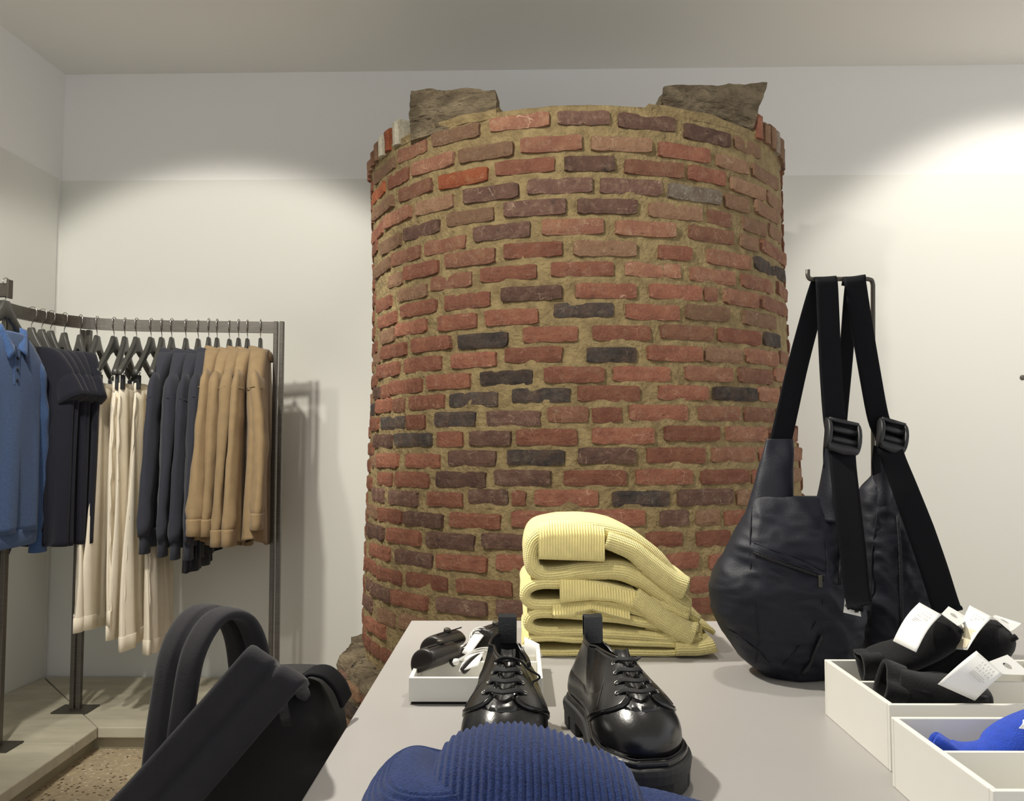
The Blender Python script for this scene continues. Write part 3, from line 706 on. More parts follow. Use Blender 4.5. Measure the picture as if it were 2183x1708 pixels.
# --- cream trousers on clip hangers
tr_px = [199, 234, 259, 284, 315, 339]
for i, px in enumerate(tr_px):
    fr = frame(px, 0, (-0.32, -0.26, -0.05, -0.16, -0.08, 0.06)[i])
    fr.n = -fr.n if fr.n.x < 0 else fr.n
    lab = ('cream trousers hanging next to the navy tops', 'second cream trousers from the navy tops', 'third cream trousers from the navy tops', 'third cream trousers from the charcoal jackets', 'second cream trousers from the charcoal jackets', 'cream trousers hanging next to the charcoal jackets')[i]
    hanger(fr, 'grey clip hanger holding the ' + lab.replace(' hanging', ''), 'clip hangers with cream trousers', half=0.19, clips=True)
    t = thing('trousers', lab, 'trousers', fr(0, 0, -0.8), 'cream trousers on the rack')
    zl = (-1.33, -1.345, -1.31, -1.39, -1.42, -1.455)[i]
    wtop = -0.305
    m = MB(); rings = []
    for z, a, b in ((wtop, 0.165, 0.012), (wtop - 0.035, 0.168, 0.014), (wtop - 0.10, 0.18, 0.02), (wtop - 0.18, 0.186, 0.014), (wtop - 0.25, 0.17, 0.009), (wtop - 0.27, 0.15, 0.004)):
        rings.append([fr(sup(a, b, 2 * PI * k / 40)[0], sup(a, b, 2 * PI * k / 40)[1] + 0.004 * math.sin(sup(a, b, 2 * PI * k / 40)[0] * 60 + i) * (wtop - z) * 8, z) for k in range(40)])
    m.loft(rings).build('hip', M['cream'], t)
    rings = []
    for z, a, b in ((wtop + 0.006, 0.166, 0.012), (wtop + 0.004, 0.169, 0.016), (wtop - 0.034, 0.171, 0.0165), (wtop - 0.036, 0.168, 0.013)):
        rings.append([fr(sup(a, b, 2 * PI * k / 40)[0], sup(a, b, 2 * PI * k / 40)[1], z) for k in range(40)])
    MB().loft(rings).build('waistband', M['cream'], t)
    for sd in (1, -1):
        rings = []; K = 26
        for j in range(K + 1):
            s_ = j / K; z = lerp(wtop - 0.02, zl + (0.03 if sd < 0 else 0), s_)
            wc = sd * lerp(0.086, 0.12, s_ ** 0.6); a = lerp(0.080, 0.116, s_ ** 0.6); b = lerp(0.014, 0.022 + 0.006 * math.sin(i * 1.9), s_)
            nc = (0.02 * math.sin(i * 2.4 + s_ * 2.5) * s_) + sd * 0.006
            ring = []
            for k in range(28):
                x, y = sup(a, b, 2 * PI * k / 28, 2.0)
                f = 0.006 * s_ * math.sin(x * 55 + i * 2 + 3 * s_) + 0.004 * math.sin(x * 90 + s_ * 6 + i)
                ring.append(fr(wc + x, nc + y + f, z + 0.010 * x / a * (1 if i % 2 else -1)))
            rings.append(ring)
        lg = MB().loft(rings).build('leg', M['cream'], t)
        last_c = [Vector(p) for p in rings[-1]]; c = sum(last_c, Vector()) / len(last_c)
        hr = []
        for dz, g in ((0.056, 1.0), (0.054, 1.03), (-0.001, 1.035), (-0.003, 0.98)):
            hr.append([c + (p - c) * g + Vector((0, 0, dz)) for p in last_c])
        MB().loft(hr).build('hem', M['cream'], lg)
    # side seams with frayed edge
    for sd in (1,):
        MB().tube([fr(sd * lerp(0.188, 0.222, k / 20), 0.010 + 0.02 * math.sin(i * 2.4 + k / 20 * 2.5) * k / 20 + 0.003 * math.sin(k * 2.1), lerp(wtop - 0.04, zl + 0.01, k / 20)) for k in range(21)], 0.0035, 5).build('side_seam', M['cream'], t)

# --- navy sleeveless knits
nv_px = [56, 78, 97, 127, 162]
for i, px in enumerate(nv_px):
    fr = frame(px, 0, (0.04, 0.0, -0.03, 0.02, 0.0)[i])
    if fr.n.dot(Vector((1, -1, 0))) < 0: fr.n = -fr.n
    lab = ('navy sleeveless knit top hanging next to the blue polo', 'second navy sleeveless top from the blue polo', 'middle navy sleeveless top of the five', 'second navy sleeveless top from the cream trousers', 'navy sleeveless top hanging next to the cream trousers')[i]
    hanger(fr, 'grey hanger carrying the ' + lab.replace(' hanging', ''), 'hangers with navy tops', half=0.128)
    t = thing('sleeveless_top', lab, 'top', fr(0, 0, -0.5), 'navy sleeveless tops on the rack')
    top_body(fr, -0.165, -0.26, -0.98, 0.205, 0.20, 0.028, i * 1.9 + 4, slope=0.075, neck=0.10).build('body', M['navy'], t)
    for sd in (1, -1):
        rings = []
        for s_, a, b in ((0, 0.045, 0.018), (0.4, 0.054, 0.026), (0.8, 0.058, 0.030), (0.98, 0.060, 0.031), (1.0, 0.050, 0.022)):
            wc = lerp(0.145, 0.200, s_); z = lerp(-0.268, -0.385, s_)
            rings.append([fr(sd * (wc + 0.90 * x_), y_, z + 0.42 * x_) for g in [2 * PI * k / 20 for k in range(20)] for (x_, y_) in [sup(a, b, g)]])
        MB().loft(rings).build('cap_sleeve', M['navy'], t)

# --- blue polo facing the room, and a darker knit behind it
fr = Fr((-1.875, 2.964), (0, 1), 1.805); fr.n = Vector((1, 0, 0))
h = hanger(fr, 'grey hanger on the front arm carrying the blue polo', 'hangers with knits', half=0.185)
t = thing('polo_sweater', 'mid blue melange long-sleeved polo sweater hanging on the front arm', 'sweater', fr(0, 0, -0.5))
pb = top_body(fr, -0.20, -0.29, -0.965, 0.225, 0.225, 0.05, 0.6, slope=0.075, neck=0.075).build('body', M['polo'], t)
for sd in (1, -1):
    m = MB(); _, (wc, nc) = sleeve(m, fr, sd, -0.275, -1.0, 0.175, 0.262, (0.068, 0.045), (0.045, 0.03), seed=sd + 2, n0=0.0)
    m.build('sleeve', M['polo'], t)
    cuff_ring(fr, wc, nc, -0.99, 0.075, 0.04, 0.026, 'cuff', M['polo'], t)
    # collar leaf
    P = []
    for k in range(9):
        s_ = k / 8
        a = fr(sd * lerp(0.062, 0.008, s_ ** 1.2), lerp(0.018, 0.050, s_), lerp(-0.175, -0.262, s_)); b = fr(sd * lerp(0.092, 0.058, s_), lerp(0.030, 0.056, s_), lerp(-0.20, -0.315, s_ ** 1.3))
        P.append([a, a.lerp(b, 0.5) + Vector((0.012, 0, 0.004)), b])
    MB().grid(P).build('collar_leaf', M['polo'], t, solid=0.006)
MB().box((-0.017, 0, -0.135), (0.017, 0.006, 0.0), Matrix.Translation(fr(0, 0.047, -0.262)) @ Matrix(((0, 1, 0), (1, 0, 0), (0, 0, 1))).to_4x4()).build('placket', M['polo'], t, smooth=False, bevel=0.002)
for zz in (-0.30, -0.345, -0.385):
    p = fr(0, 0.056, zz)
    MB().loft([[p + Vector((d, r * math.cos(a * PI / 6), r * math.sin(a * PI / 6))) for a in range(12)] for r, d in ((0.006, -0.003), (0.006, 0.001), (0.003, 0.002))]).build('button', M['navy'], t)
MB().box((-0.014, -0.001, -0.018), (0.014, 0.001, 0.018), Matrix.Translation(fr(-0.01, -0.028, -0.235)) @ Matrix(((0, 1, 0), (1, 0, 0), (0, 0, 1))).to_4x4()).build('neck_label', M['card'], t, smooth=False)
hm = []
for zz, g in ((-0.955, 1.0), (-0.96, 1.03), (-1.015, 1.0), (-1.02, 0.96)):
    hm.append([fr(sup(0.222 * g, 0.052 * g, 2 * PI * k / 32)[0], sup(0.222 * g, 0.052 * g, 2 * PI * k / 32)[1], zz) for k in range(32)])
MB().loft(hm).build('hem_band', M['polo'], t)
fr2 = Fr((-1.985, 2.87), (0.12, 1), 1.774); fr2.n = Vector((1, -0.12, 0))
hanger(fr2, 'grey hanger behind the blue polo carrying the dark blue knit', 'hangers with knits', half=0.19)
t = thing('dark_sweater', 'dark blue knit sweater half hidden behind the blue polo', 'sweater', fr2(0, 0, -0.5))
top_body(fr2, -0.17, -0.27, -0.99, 0.22, 0.23, 0.04, 2.2, slope=0.075, neck=0.075).build('body', M['polo_dark'], t)
for sd in (1, -1):
    m = MB(); sleeve(m, fr2, sd, -0.27, -1.04, 0.19, 0.25, (0.066, 0.042), (0.04, 0.028), seed=sd + 5)
    m.build('sleeve', M['polo_dark'], t)

# ------------------------------------------------------------------ display table
TZ = 0.80
table = thing('display_table', 'large display table with a smooth grey laminate top', 'table', (0.7, 1.2, 0))
MB().box((-0.245, 0.30, TZ - 0.035), (1.75, 1.902, TZ)).build('table_top', M['table'], table, smooth=False, bevel=0.002)
for x in (-0.15, 1.62):
    for y in (0.40, 1.80):
        MB().box((x - 0.03, y - 0.03, 0.0), (x + 0.03, y + 0.03, TZ - 0.035)).build('leg', M['darkmetal'], table, smooth=False, bevel=0.002)

# ------------------------------------------------------------------ sock and accessory boxes
def open_box(x0, x1, y0, y1, h, label, div=True, foot=False):
    b = thing('display_box', label, 'box', ((x0 + x1) / 2, (y0 + y1) / 2, TZ), 'white open display boxes')
    t = 0.007; z0 = TZ + (0.004 if foot else 0.0)
    MB().box((x0 + t, y0 + t, z0), (x1 - t, y1 - t, z0 + 0.006)).build('bottom_panel', M['tray'], b, smooth=False)
    MB().box((x0, y0, z0), (x1, y0 + t, z0 + h)).build('side_panel', M['tray'], b, smooth=False, bevel=0.0012)
    MB().box((x0, y1 - t, z0), (x1, y1, z0 + h)).build('side_panel', M['tray'], b, smooth=False, bevel=0.0012)
    MB().box((x0, y0 + t, z0), (x0 + t, y1 - t, z0 + h)).build('side_panel', M['tray'], b, smooth=False, bevel=0.0012)
    MB().box((x1 - t, y0 + t, z0), (x1, y1 - t, z0 + h)).build('side_panel', M['tray'], b, smooth=False, bevel=0.0012)
    if div:
        ym = (y0 + y1) / 2
        MB().box((x0 + t, ym - 0.003, z0 + 0.006), (x1 - t, ym + 0.003, z0 + h - 0.002)).build('divider', M['tray'], b, smooth=False, bevel=0.001)
    if foot:
        MB().box((x0 + 0.004, y0 + 0.004, TZ), (x1 - 0.004, y1 - 0.004, TZ + 0.004)).build('shadow_layer', M['void'], b, smooth=False)  # black layer stands in for the shadow under the box
    return b
open_box(0.457, 0.757, 1.034, 1.250, 0.081, 'white open box of black socks beside the hanging bags')
open_box(0.440, 0.740, 0.783, 0.993, 0.080, 'white open box holding bright blue socks')
open_box(-0.170, 0.038, 1.2915, 1.500, 0.037, 'shallow white box of small leather accessories behind the shoes', foot=True)

# ------------------------------------------------------------------ socks with card sleeves
def letters(parent, origin, ex, ey, rows, size, mt):
    """small printed rows on a card: ex along the line, ey up the card"""
    nn = ex.cross(ey).normalized()
    for k, row in enumerate(rows):
        cu = bpy.data.curves.new('t', 'FONT'); cu.body = row; cu.size = size; cu.resolution_u = 2
        o = bpy.data.objects.new('t', cu); COL.objects.link(o)
        bpy.context.view_layer.update()
        me = bpy.data.meshes.new_from_object(o.evaluated_get(bpy.context.evaluated_depsgraph_get()))
        bpy.data.objects.remove(o)
        base = origin - ey * (size * 1.25 * k)
        for v in me.vertices: v.co = base + ex * v.co.x + ey * v.co.y + nn * 0.0006
        me.materials.clear(); me.materials.append(mt)
        q = bpy.data.objects.new('printed_line', me); COL.objects.link(q); put(q, parent)
    for k, ln in enumerate((3.6, 4.1, 3.4)):      # fine print, too small to read
        a = origin - ey * (size * (3.4 + 0.62 * k)) + nn * 0.0006
        MB().grid([[a, a + ex * size * ln], [a - ey * size * 0.16, a - ey * size * 0.16 + ex * size * ln]]).build('printed_line', mt, parent, smooth=False)
def sheet(pts4, bow=0.0, n=8, th=0.0007, normal=None):
    """card through four corners (tl, tr, br, bl) bowed along its normal"""
    tl, tr, br, bl = [Vector(p) for p in pts4]
    nn = (tr - tl).cross(bl - tl).normalized()
    if nn.z < 0: nn = -nn
    P = []
    for i in range(n + 1):
        v = i / n; a = tl.lerp(bl, v); b = tr.lerp(br, v); row = []
        for j in range(n + 1): row.append(a.lerp(b, j / n) + nn * (bow * math.sin(PI * v)))
        P.append(row)
    return MB().grid(P), nn
def hole_card(pts4, c_uv, r, name, mt, parent):
    """flat header flap with a punched hang hole"""
    tl, tr, br, bl = [Vector(p) for p in pts4]
    def q(u, v): return tl.lerp(tr, u).lerp(bl.lerp(br, u), v)
    m = MB(); n = 24; inner = []; outer = []
    for k in range(n):
        a = 2 * PI * k / n; c, s_ = math.cos(a), math.sin(a)
        inner.append(q(c_uv[0] + r[0] * c, c_uv[1] + r[1] * s_))
        du = (1 - c_uv[0]) / c if c > 1e-6 else (-c_uv[0] / c if c < -1e-6 else 9)
        dvv = (1 - c_uv[1]) / s_ if s_ > 1e-6 else (-c_uv[1] / s_ if s_ < -1e-6 else 9)
        t_ = min(du, dvv); outer.append(q(c_uv[0] + c * t_, c_uv[1] + s_ * t_))
    m.grid([inner, outer], cv=True)
    return m.build(name, mt, parent, smooth=False, solid=0.0008)
def sock_pair(label, path, rad, mt, group, cuff_at=0, seed=0):
    """folded pair of ankle socks: flattened tube whose first end gapes as the cuff"""
    t = thing('sock_pair', label, 'socks', (path[0][0], path[0][1], TZ + 0.02), group)
    pts = smooth_path(path, 5); rings = []; N = len(pts)
    for i, p in enumerate(pts):
        s_ = i / (N - 1); tn = (pts[min(i + 1, N - 1)] - pts[max(i - 1, 0)]).normalized()
        up = Vector((0, 0, 1)); up = (up - tn * up.dot(tn)).normalized(); sd = tn.cross(up)
        a = interp(s_, rad[0]); b = interp(s_, rad[1]); ring = []
        for k in range(24):
            g = 2 * PI * k / 24; x, y = sup(a, b, g, 2.2)
            f = 1 + 0.10 * math.sin(3 * g + seed + 5 * s_) * (1 - s_) + 0.07 * math.sin(9 * s_ + seed)
            ring.append(p + sd * x * f + up * y * f)
        rings.append(ring)
    MB().loft(rings, True, True).build('foot', mt, t, sub=1)
    # gaping rolled cuff
    c = sum(rings[0], Vector()) / 24; tn = (pts[0] - pts[1]).normalized(); cr = []
    for off, g in ((-0.012, 1.02), (0.006, 1.10), (0.014, 1.12), (0.016, 1.0), (0.010, 0.88), (-0.02, 0.7)):
        cr.append([c + (p - c) * (g * (1 + 0.10 * math.sin(k * 0.8 + seed))) + tn * off + Vector((0, 0, 0.004 * math.sin(k * 0.52 + seed))) for k, p in enumerate(rings[0])])
    MB().loft(cr, False, True).build('cuff', mt, t)
    # turned heel ridge
    MB().tube([p + Vector((0, -interp(i / (N - 1), rad[0]) * 0.82, interp(i / (N - 1), rad[1]) * 0.25)) for i, p in enumerate(pts[2:-3])], 0.0045, 6).build('seam', mt, t)
    return t
W3 = ['L E T E R', 'C A T E R', 'M E T E R']
def card_on(sock, tl, tr, br, bl, hd, text_sz, bow=0.006, photo=False):
    m, nn = sheet((tl, tr, br, bl), bow)
    c = m.build('card_sleeve', M['card'], sock, smooth=True, solid=0.0008)
    tl, tr, br, bl = map(Vector, (tl, tr, br, bl))
    ex = (tr - tl).normalized(); ey = (tl - bl); ey = (ey - ex * ey.dot(ex)).normalized()
    o = tl.lerp(tr, 0.38).lerp(bl.lerp(br, 0.38), 0.20) + nn * (bow * 0.97 + 0.0006)
    letters(c, o, ex, ey, W3, text_sz * 0.66, M['ink'])
    # folded-over back of the sleeve
    bk = [tr, tr + Vector((0.004, 0.004, -0.012)), br + Vector((0.006, 0.01, -0.03)), br]
    h_ = hole_card(hd, (0.5, 0.48), (0.13, 0.20), 'header_flap', M['card'], sock)
    if photo:
        a = tl.lerp(bl, 0.52).lerp(tr.lerp(br, 0.52), 0.12); b = tl.lerp(bl, 0.52).lerp(tr.lerp(br, 0.52), 0.88); c2 = tl.lerp(bl, 0.97).lerp(tr.lerp(br, 0.97), 0.88); d = tl.lerp(bl, 0.97).lerp(tr.lerp(br, 0.97), 0.12)
        up = nn * (bow * 0.9 + 0.0012)
        MB().grid([[a + up, b + up], [d + up * 0.4, c2 + up * 0.4]]).build('printed_panel', M['card_photo'], c, smooth=False)
    return c
RA = ([(0, 0.030), (0.25, 0.040), (0.6, 0.045), (0.85, 0.042), (0.95, 0.034), (1, 0.022)], [(0, 0.018), (0.25, 0.022), (0.6, 0.024), (0.85, 0.022), (0.95, 0.017), (1, 0.011)])
sa = sock_pair('black ankle socks nearest the hanging bags, card sleeve standing upright', [at(1856, 1414, 1.19), at(1898, 1408, 1.185), at(1950, 1386, 1.18), at(2005, 1350, 1.175), at(2040, 1332, 1.17)], RA, M['black_sock'], 'black socks in the white box', seed=0.4)
card_on(sa, at(1960, 1285, 1.165), at(2007, 1311, 1.135), at(1953, 1391, 1.10), at(1904, 1367, 1.135), (at(2007, 1309, 1.137), at(2022, 1293, 1.18), at(2066, 1319, 1.165), at(2043, 1335, 1.12)), 0.0062, 0.007)
sb = sock_pair('black socks whose card sleeve shows a printed photo panel', [at(1985, 1455, 1.175), at(2030, 1432, 1.17), at(2080, 1395, 1.165), at(2120, 1362, 1.16), at(2150, 1345, 1.155)], RA, M['black_sock'], 'black socks in the white box', seed=1.7)
card_on(sb, at(2067, 1291, 1.165), at(2116, 1316, 1.14), at(2062, 1386, 1.105), at(2034, 1384, 1.14), (at(2116, 1314, 1.142), at(2122, 1312, 1.18), at(2178, 1330, 1.165), at(2155, 1347, 1.125)), 0.0058, 0.006, True)
sc_ = sock_pair('black socks in the front compartment, card sleeve lying low', [at(1905, 1462, 1.095), at(1935, 1470, 1.092), at(1985, 1480, 1.09), at(2050, 1482, 1.09), at(2105, 1485, 1.09)], ([(0, 0.028), (0.25, 0.038), (0.6, 0.042), (0.9, 0.036), (1, 0.01)], [(0, 0.022), (0.25, 0.026), (0.6, 0.026), (0.9, 0.02), (1, 0.006)]), M['black_sock'], 'black socks in the white box', seed=2.6)
card_on(sc_, at(2081, 1388, 1.062), at(2138, 1438, 1.04), at(2078, 1494, 1.043), at(1999, 1459, 1.043), (at(2108, 1411, 1.052), at(2148, 1396, 1.075), at(2200, 1440, 1.055), at(2138, 1438, 1.041)), 0.0068, 0.008)
sd_ = sock_pair('bright blue ribbed socks in the empty-looking white box', [at(2018, 1596, 0.94), at(2050, 1612, 0.935), at(2115, 1612, 0.93), at(2170, 1575, 0.935), at(2235, 1540, 0.94)], ([(0, 0.012), (0.3, 0.022), (0.6, 0.03), (1, 0.02)], [(0, 0.010), (0.3, 0.014), (0.6, 0.022), (1, 0.02)]), M['blue_sock'], 'blue socks in the white box', seed=0.9)
m, nn = sheet((at(2180, 1536, 0.90), at(2240, 1500, 0.92), at(2240, 1560, 0.90), at(2172, 1553, 0.895)), 0.002); m.build('card_sleeve', M['card'], sd_, solid=0.0008)

# ------------------------------------------------------------------ leather accessories in the small box
def leather_case(label, c, ang, L=0.075, tilt=0.5, mt=None):
    t = thing('leather_case', label, 'case', c, 'small leather cases in the shallow box')
    mt = mt or M['leather_brown']
    R = Matrix.Translation(c) @ Matrix.Rotation(ang, 4, 'Z') @ Matrix.Rotation(tilt, 4, 'X')
    # rounded pouch: flat back, domed flap
    prof = [(-0.028, -0.012), (-0.03, 0.002), (-0.022, 0.016), (-0.006, 0.024), (0.012, 0.023), (0.026, 0.013), (0.031, -0.002), (0.028, -0.012)]
    rings = []
    for x, g in ((-L / 2, 0.90), (-L / 2 + 0.004, 1.0), (0, 1.02), (L / 2 - 0.004, 1.0), (L / 2, 0.90)):
        rings.append([R @ Vector((x, a * g, b * g)) for a, b in prof])
    MB().loft(rings).build('pouch', mt, t, sub=2)
    MB().ribbon([R @ Vector((x, -0.0245, 0.0175)) for x in (-L / 2, 0, L / 2)], R.to_3x3() @ Vector((0, 1, 1)), 0.0016, 0.002).build('flap_edge', M['void'], t)
    p = R @ Vector((0.004, -0.018, 0.022)); nn = (R.to_3x3() @ Vector((0, -0.55, 0.83))).normalized(); ax = nn.orthogonal().normalized(); ay = nn.cross(ax)
    MB().loft([[p + nn * d + ax * (r * math.cos(k * PI / 8)) + ay * (r * math.sin(k * PI / 8)) for k in range(16)] for r, d in ((0.006, -0.003), (0.006, 0.0015), (0.004, 0.003))]).build('snap', M['darkmetal'], t)
    # loose inner tongue at the open end
    MB().ribbon([R @ Vector((L / 2 - 0.006, 0.002, 0.0)), R @ Vector((L / 2 + 0.006, 0.006, -0.004)), R @ Vector((L / 2 + 0.012, 0.012, -0.014))], R.to_3x3() @ Vector((0, 0.8, 0.5)), 0.018, 0.002).build('inner_tongue', mt, t)
    return t
leather_case('dark leather snap case standing at the back of the shallow box', at(945, 1378, 1.435) + V(0, 0, 0), math.radians(58), 0.07, -0.5)
leather_case('dark leather snap case lying in front of its twin in the shallow box', at(930, 1405, 1.365) + V(0, 0, 0), math.radians(56), 0.072, -0.5)
leather_case('dark leather case peeping out behind the lace-up shoe', at(1046, 1362, 1.455), math.radians(60), 0.06, -0.4)
def key_band(label, a, b, tagpts, loop):
    t = thing('leather_strap', label, 'strap', a, 'tagged leather straps in the shallow box')
    d = (b - a)
    MB().ribbon([a, a.lerp(b, 0.35) + V(0, 0, 0.004), a.lerp(b, 0.7) + V(0, 0, 0.003), b], Vector((-d.y, d.x, 0.1)), 0.016, 0.006).build('band', M['leather_brown'], t, sub=1)
    tg, nn = sheet(tagpts, 0.002, 5); tg.build('price_tag', M['card'], t, solid=0.0012)
    for k in range(2):
        MB().tube(smooth_path([p + V(0.003 * k, 0, 0.004 * k) for p in loop], 6), 0.0009, 5).build('tag_string', M['card'], t)
    e = loop[0]
    MB().loft([[e + V(r * math.cos(g * PI / 4), r * math.sin(g * PI / 4), z) for g in range(8)] for r, z in ((0.004, -0.004), (0.006, 0.0), (0.004, 0.005))]).build('string_knot', M['card'], t)
    return t
key_band('leather strap with a long white tag at the back of the shallow box', at(962, 1418, 1.37), at(1010, 1372, 1.43), (at(1012, 1348, 1.43), at(1040, 1345, 1.44), at(1000, 1398, 1.385), at(985, 1392, 1.39)), [at(976, 1392, 1.40), at(1000, 1375, 1.41), at(1003, 1352, 1.425), at(1018, 1343, 1.43), at(1034, 1346, 1.435)])
key_band('leather strap with a wide white tag at the front of the shallow box', at(985, 1433, 1.325), at(1026, 1400, 1.37), (at(995, 1398, 1.37), at(1032, 1390, 1.375), at(1020, 1420, 1.33), at(978, 1432, 1.325)), [at(972, 1412, 1.345), at(985, 1405, 1.35), at(1010, 1390, 1.365), at(1034, 1386, 1.37), at(1045, 1392, 1.37)])
tg = thing('price_tag', 'crumpled white tag poking out behind the lace-up shoe', 'tag', at(1140, 1400, 1.47))
m, nn = sheet((at(1118, 1358, 1.49), at(1150, 1374, 1.48), at(1156, 1400, 1.475), at(1120, 1400, 1.48)), 0.004); m.build('card', M['card'], tg, solid=0.0012)

# ------------------------------------------------------------------ yellow sweaters
YF, YB = 1.575, 1.83
def cloth_slab(path_px, th, y0, y1, Yref=1.575, n=5):
    """knit layer: centre line in the front plane, running back from y0 to y1 with a rolled edge; ribs follow the line"""
    pts = smooth_path([at(a, b, Yref) for a, b in path_px], n); m = MB(); rings = []; uvs = []; L = 0; N = len(pts)
    for i, p in enumerate(pts):
        t = (pts[min(i + 1, N - 1)] - pts[max(i - 1, 0)]).normalized(); nn = Vector((-t.z, 0, t.x))
        if i: L += (p - pts[i - 1]).length
        s_ = i / (N - 1); T = (th(s_) if callable(th) else th) / 2
        ring = []; ru = []; u = 0; prev = None
        prof = [(math.cos(a) * T, y0 + T * 0.9 - math.sin(a) * T * 0.9) for a in [PI * k / 10 for k in range(11)]] 
        prof += [(-T, lerp(y0 + T, y1, k / 4)) for k in range(1, 5)] + [(T, lerp(y1, y0 + T, k / 4)) for k in range(0, 4)]
        for (a, y) in prof:
            w_ = 0.0016 * nz((p.x * 30, y * 30, p.z * 30), 1)
            q = Vector((p.x, y, p.z)) + nn * (a + w_)
            if prev is not None: u += (q - prev).length
            prev = q; ring.append(q); ru.append((u, L))
        rings.append(ring); uvs.append(ru)
    m.loft(rings, True, True, uvs)
    return m
def rib_flap(x0, x1, top, bot, yf, name, mt, parent, back=0.09, th=0.012, Yref=1.56, roll=0.006):
    """ribbed collar laid over the front: from the top surface, round the edge, down to a free edge"""
    m = MB(); nu = 120; P = []; uv = []
    for i in range(nu + 1):
        s_ = i / nu; px = lerp(x0, x1, s_)
        zt = at(px, interp(s_, top), Yref).z; zb = at(px, interp(s_, bot), Yref).z; X = at(px, 1200, Yref).x
        rib = 0.0009 * math.sin(2 * PI * X / 0.0052)
        out = [(yf + back, zt - 0.004), (yf + back * 0.5, zt + 0.001), (yf + 0.018, zt), (yf + 0.004, zt - 0.005), (yf - 0.004, zt - 0.016), (yf - 0.006, lerp(zt - 0.016, zb, 0.5)), (yf - 0.006, zb + roll), (yf - 0.001, zb), (yf + 0.008, zb + 0.001)]
        inn = [(yf + 0.012, zb + 0.010), (yf + 0.008, lerp(zt, zb, 0.5)), (yf + 0.012, zt - 0.020), (yf + 0.03, zt - 0.014), (yf + back, zt - 0.014)]
        row = []; ru = []
        for k, (y, z) in enumerate(out + inn):
            e = 1 if k < len(out) else 0
            row.append(Vector((X, y - rib * e, z + rib * 0.5 * e))); ru.append((X, k * 0.012))
        P.append(row); uv.append(ru)
    m.loft(P, True, True, uv)
    return m.build(name, mt, parent)
gy = 'folded yellow sweaters in one stack'
def ysweater(label, body, th, sleeve_=None, collar_=None, extra=None, yo=0.0):
    c = at(1300, body[0][1], YF)
    t = thing('folded_sweater', label, 'sweater', (0.18, 1.7, c.z), gy)
    cloth_slab(body, th, YF + yo, YB).build('body', M['yellow'], t)
    if sleeve_: cloth_slab(sleeve_[0], sleeve_[1], YF - 0.014 + yo, YF + 0.17).build('sleeve', M['yellow'], t)
    for e in extra or []: cloth_slab(e[0], e[1], YF + e[2], YF + e[3]).build('sleeve', M['yellow'], t)
    if collar_: rib_flap(*collar_, YF - 0.004 + yo, 'collar', M['yellow_rib'], t)
P4 = [(1500, 1376), (1400, 1375), (1250, 1366), (1150, 1362), (1128, 1366), (1119, 1378), (1128, 1391), (1150, 1394), (1250, 1394), (1400, 1394), (1470, 1393), (1508, 1388)]
ysweater('bottom sweater of the folded yellow stack, flat on the table', P4, 0.0125, extra=[([(1440, 1384), (1480, 1384), (1512, 1380), (1524, 1376)], 0.026, -0.012, 0.15)])
P3 = [(1490, 1340), (1440, 1337), (1380, 1330), (1300, 1318), (1200, 1311), (1155, 1309), (1135, 1314), (1126, 1327), (1133, 1341), (1160, 1349), (1250, 1350), (1350, 1356), (1430, 1362), (1495, 1362)]
ysweater('third sweater down in the folded yellow stack, ribbed collar drooping', P3, 0.019, None, (1178, 1344, [(0, 1288), (0.5, 1280), (1, 1300)], [(0, 1320), (0.25, 1318), (0.5, 1304), (0.75, 1318), (1, 1328)]), extra=[([(1380, 1335), (1430, 1345), (1470, 1350), (1500, 1348)], 0.022, 0.01, 0.2), ([(1490, 1345), (1510, 1350), (1528, 1358), (1537, 1364)], 0.010, 0.05, 0.16)])
P2 = [(1470, 1316), (1435, 1303), (1380, 1282), (1300, 1257), (1220, 1248), (1160, 1247), (1132, 1253), (1120, 1268), (1127, 1284), (1150, 1292), (1220, 1290), (1290, 1288), (1350, 1300), (1400, 1318), (1440, 1335), (1470, 1346)]
ysweater('second sweater down in the folded yellow stack, long collar panel', P2, 0.0205, ([(1352, 1272), (1385, 1298), (1420, 1325), (1452, 1344), (1478, 1356)], lambda s: 0.036 + 0.010 * s), (1194, 1356, [(0, 1234), (0.3, 1236), (1, 1262)], [(0, 1288), (0.4, 1282), (0.7, 1285), (1, 1300)]), extra=[([(1430, 1296), (1465, 1312), (1494, 1328)], 0.022, 0.012, 0.2)])
P1 = [(1462, 1262), (1430, 1228), (1392, 1184), (1345, 1153), (1290, 1136), (1225, 1133), (1170, 1140), (1144, 1152), (1134, 1175), (1133, 1202), (1144, 1220), (1175, 1228), (1240, 1221), (1310, 1218), (1360, 1232), (1410, 1264), (1450, 1292), (1474, 1298)]
ysweater('top sweater of the folded yellow stack, wide ribbed collar folded over', P1, lambda s: interp(s, [(0, 0.030), (0.4, 0.036), (0.5, 0.030), (0.62, 0.030), (0.8, 0.040), (1, 0.030)]), ([(1292, 1152), (1345, 1172), (1390, 1208), (1430, 1240), (1462, 1256)], lambda s: 0.034 + 0.012 * s), (1148, 1290, [(0, 1124), (0.15, 1117), (0.8, 1116), (1, 1122)], [(0, 1194), (0.2, 1195), (1, 1199)]))

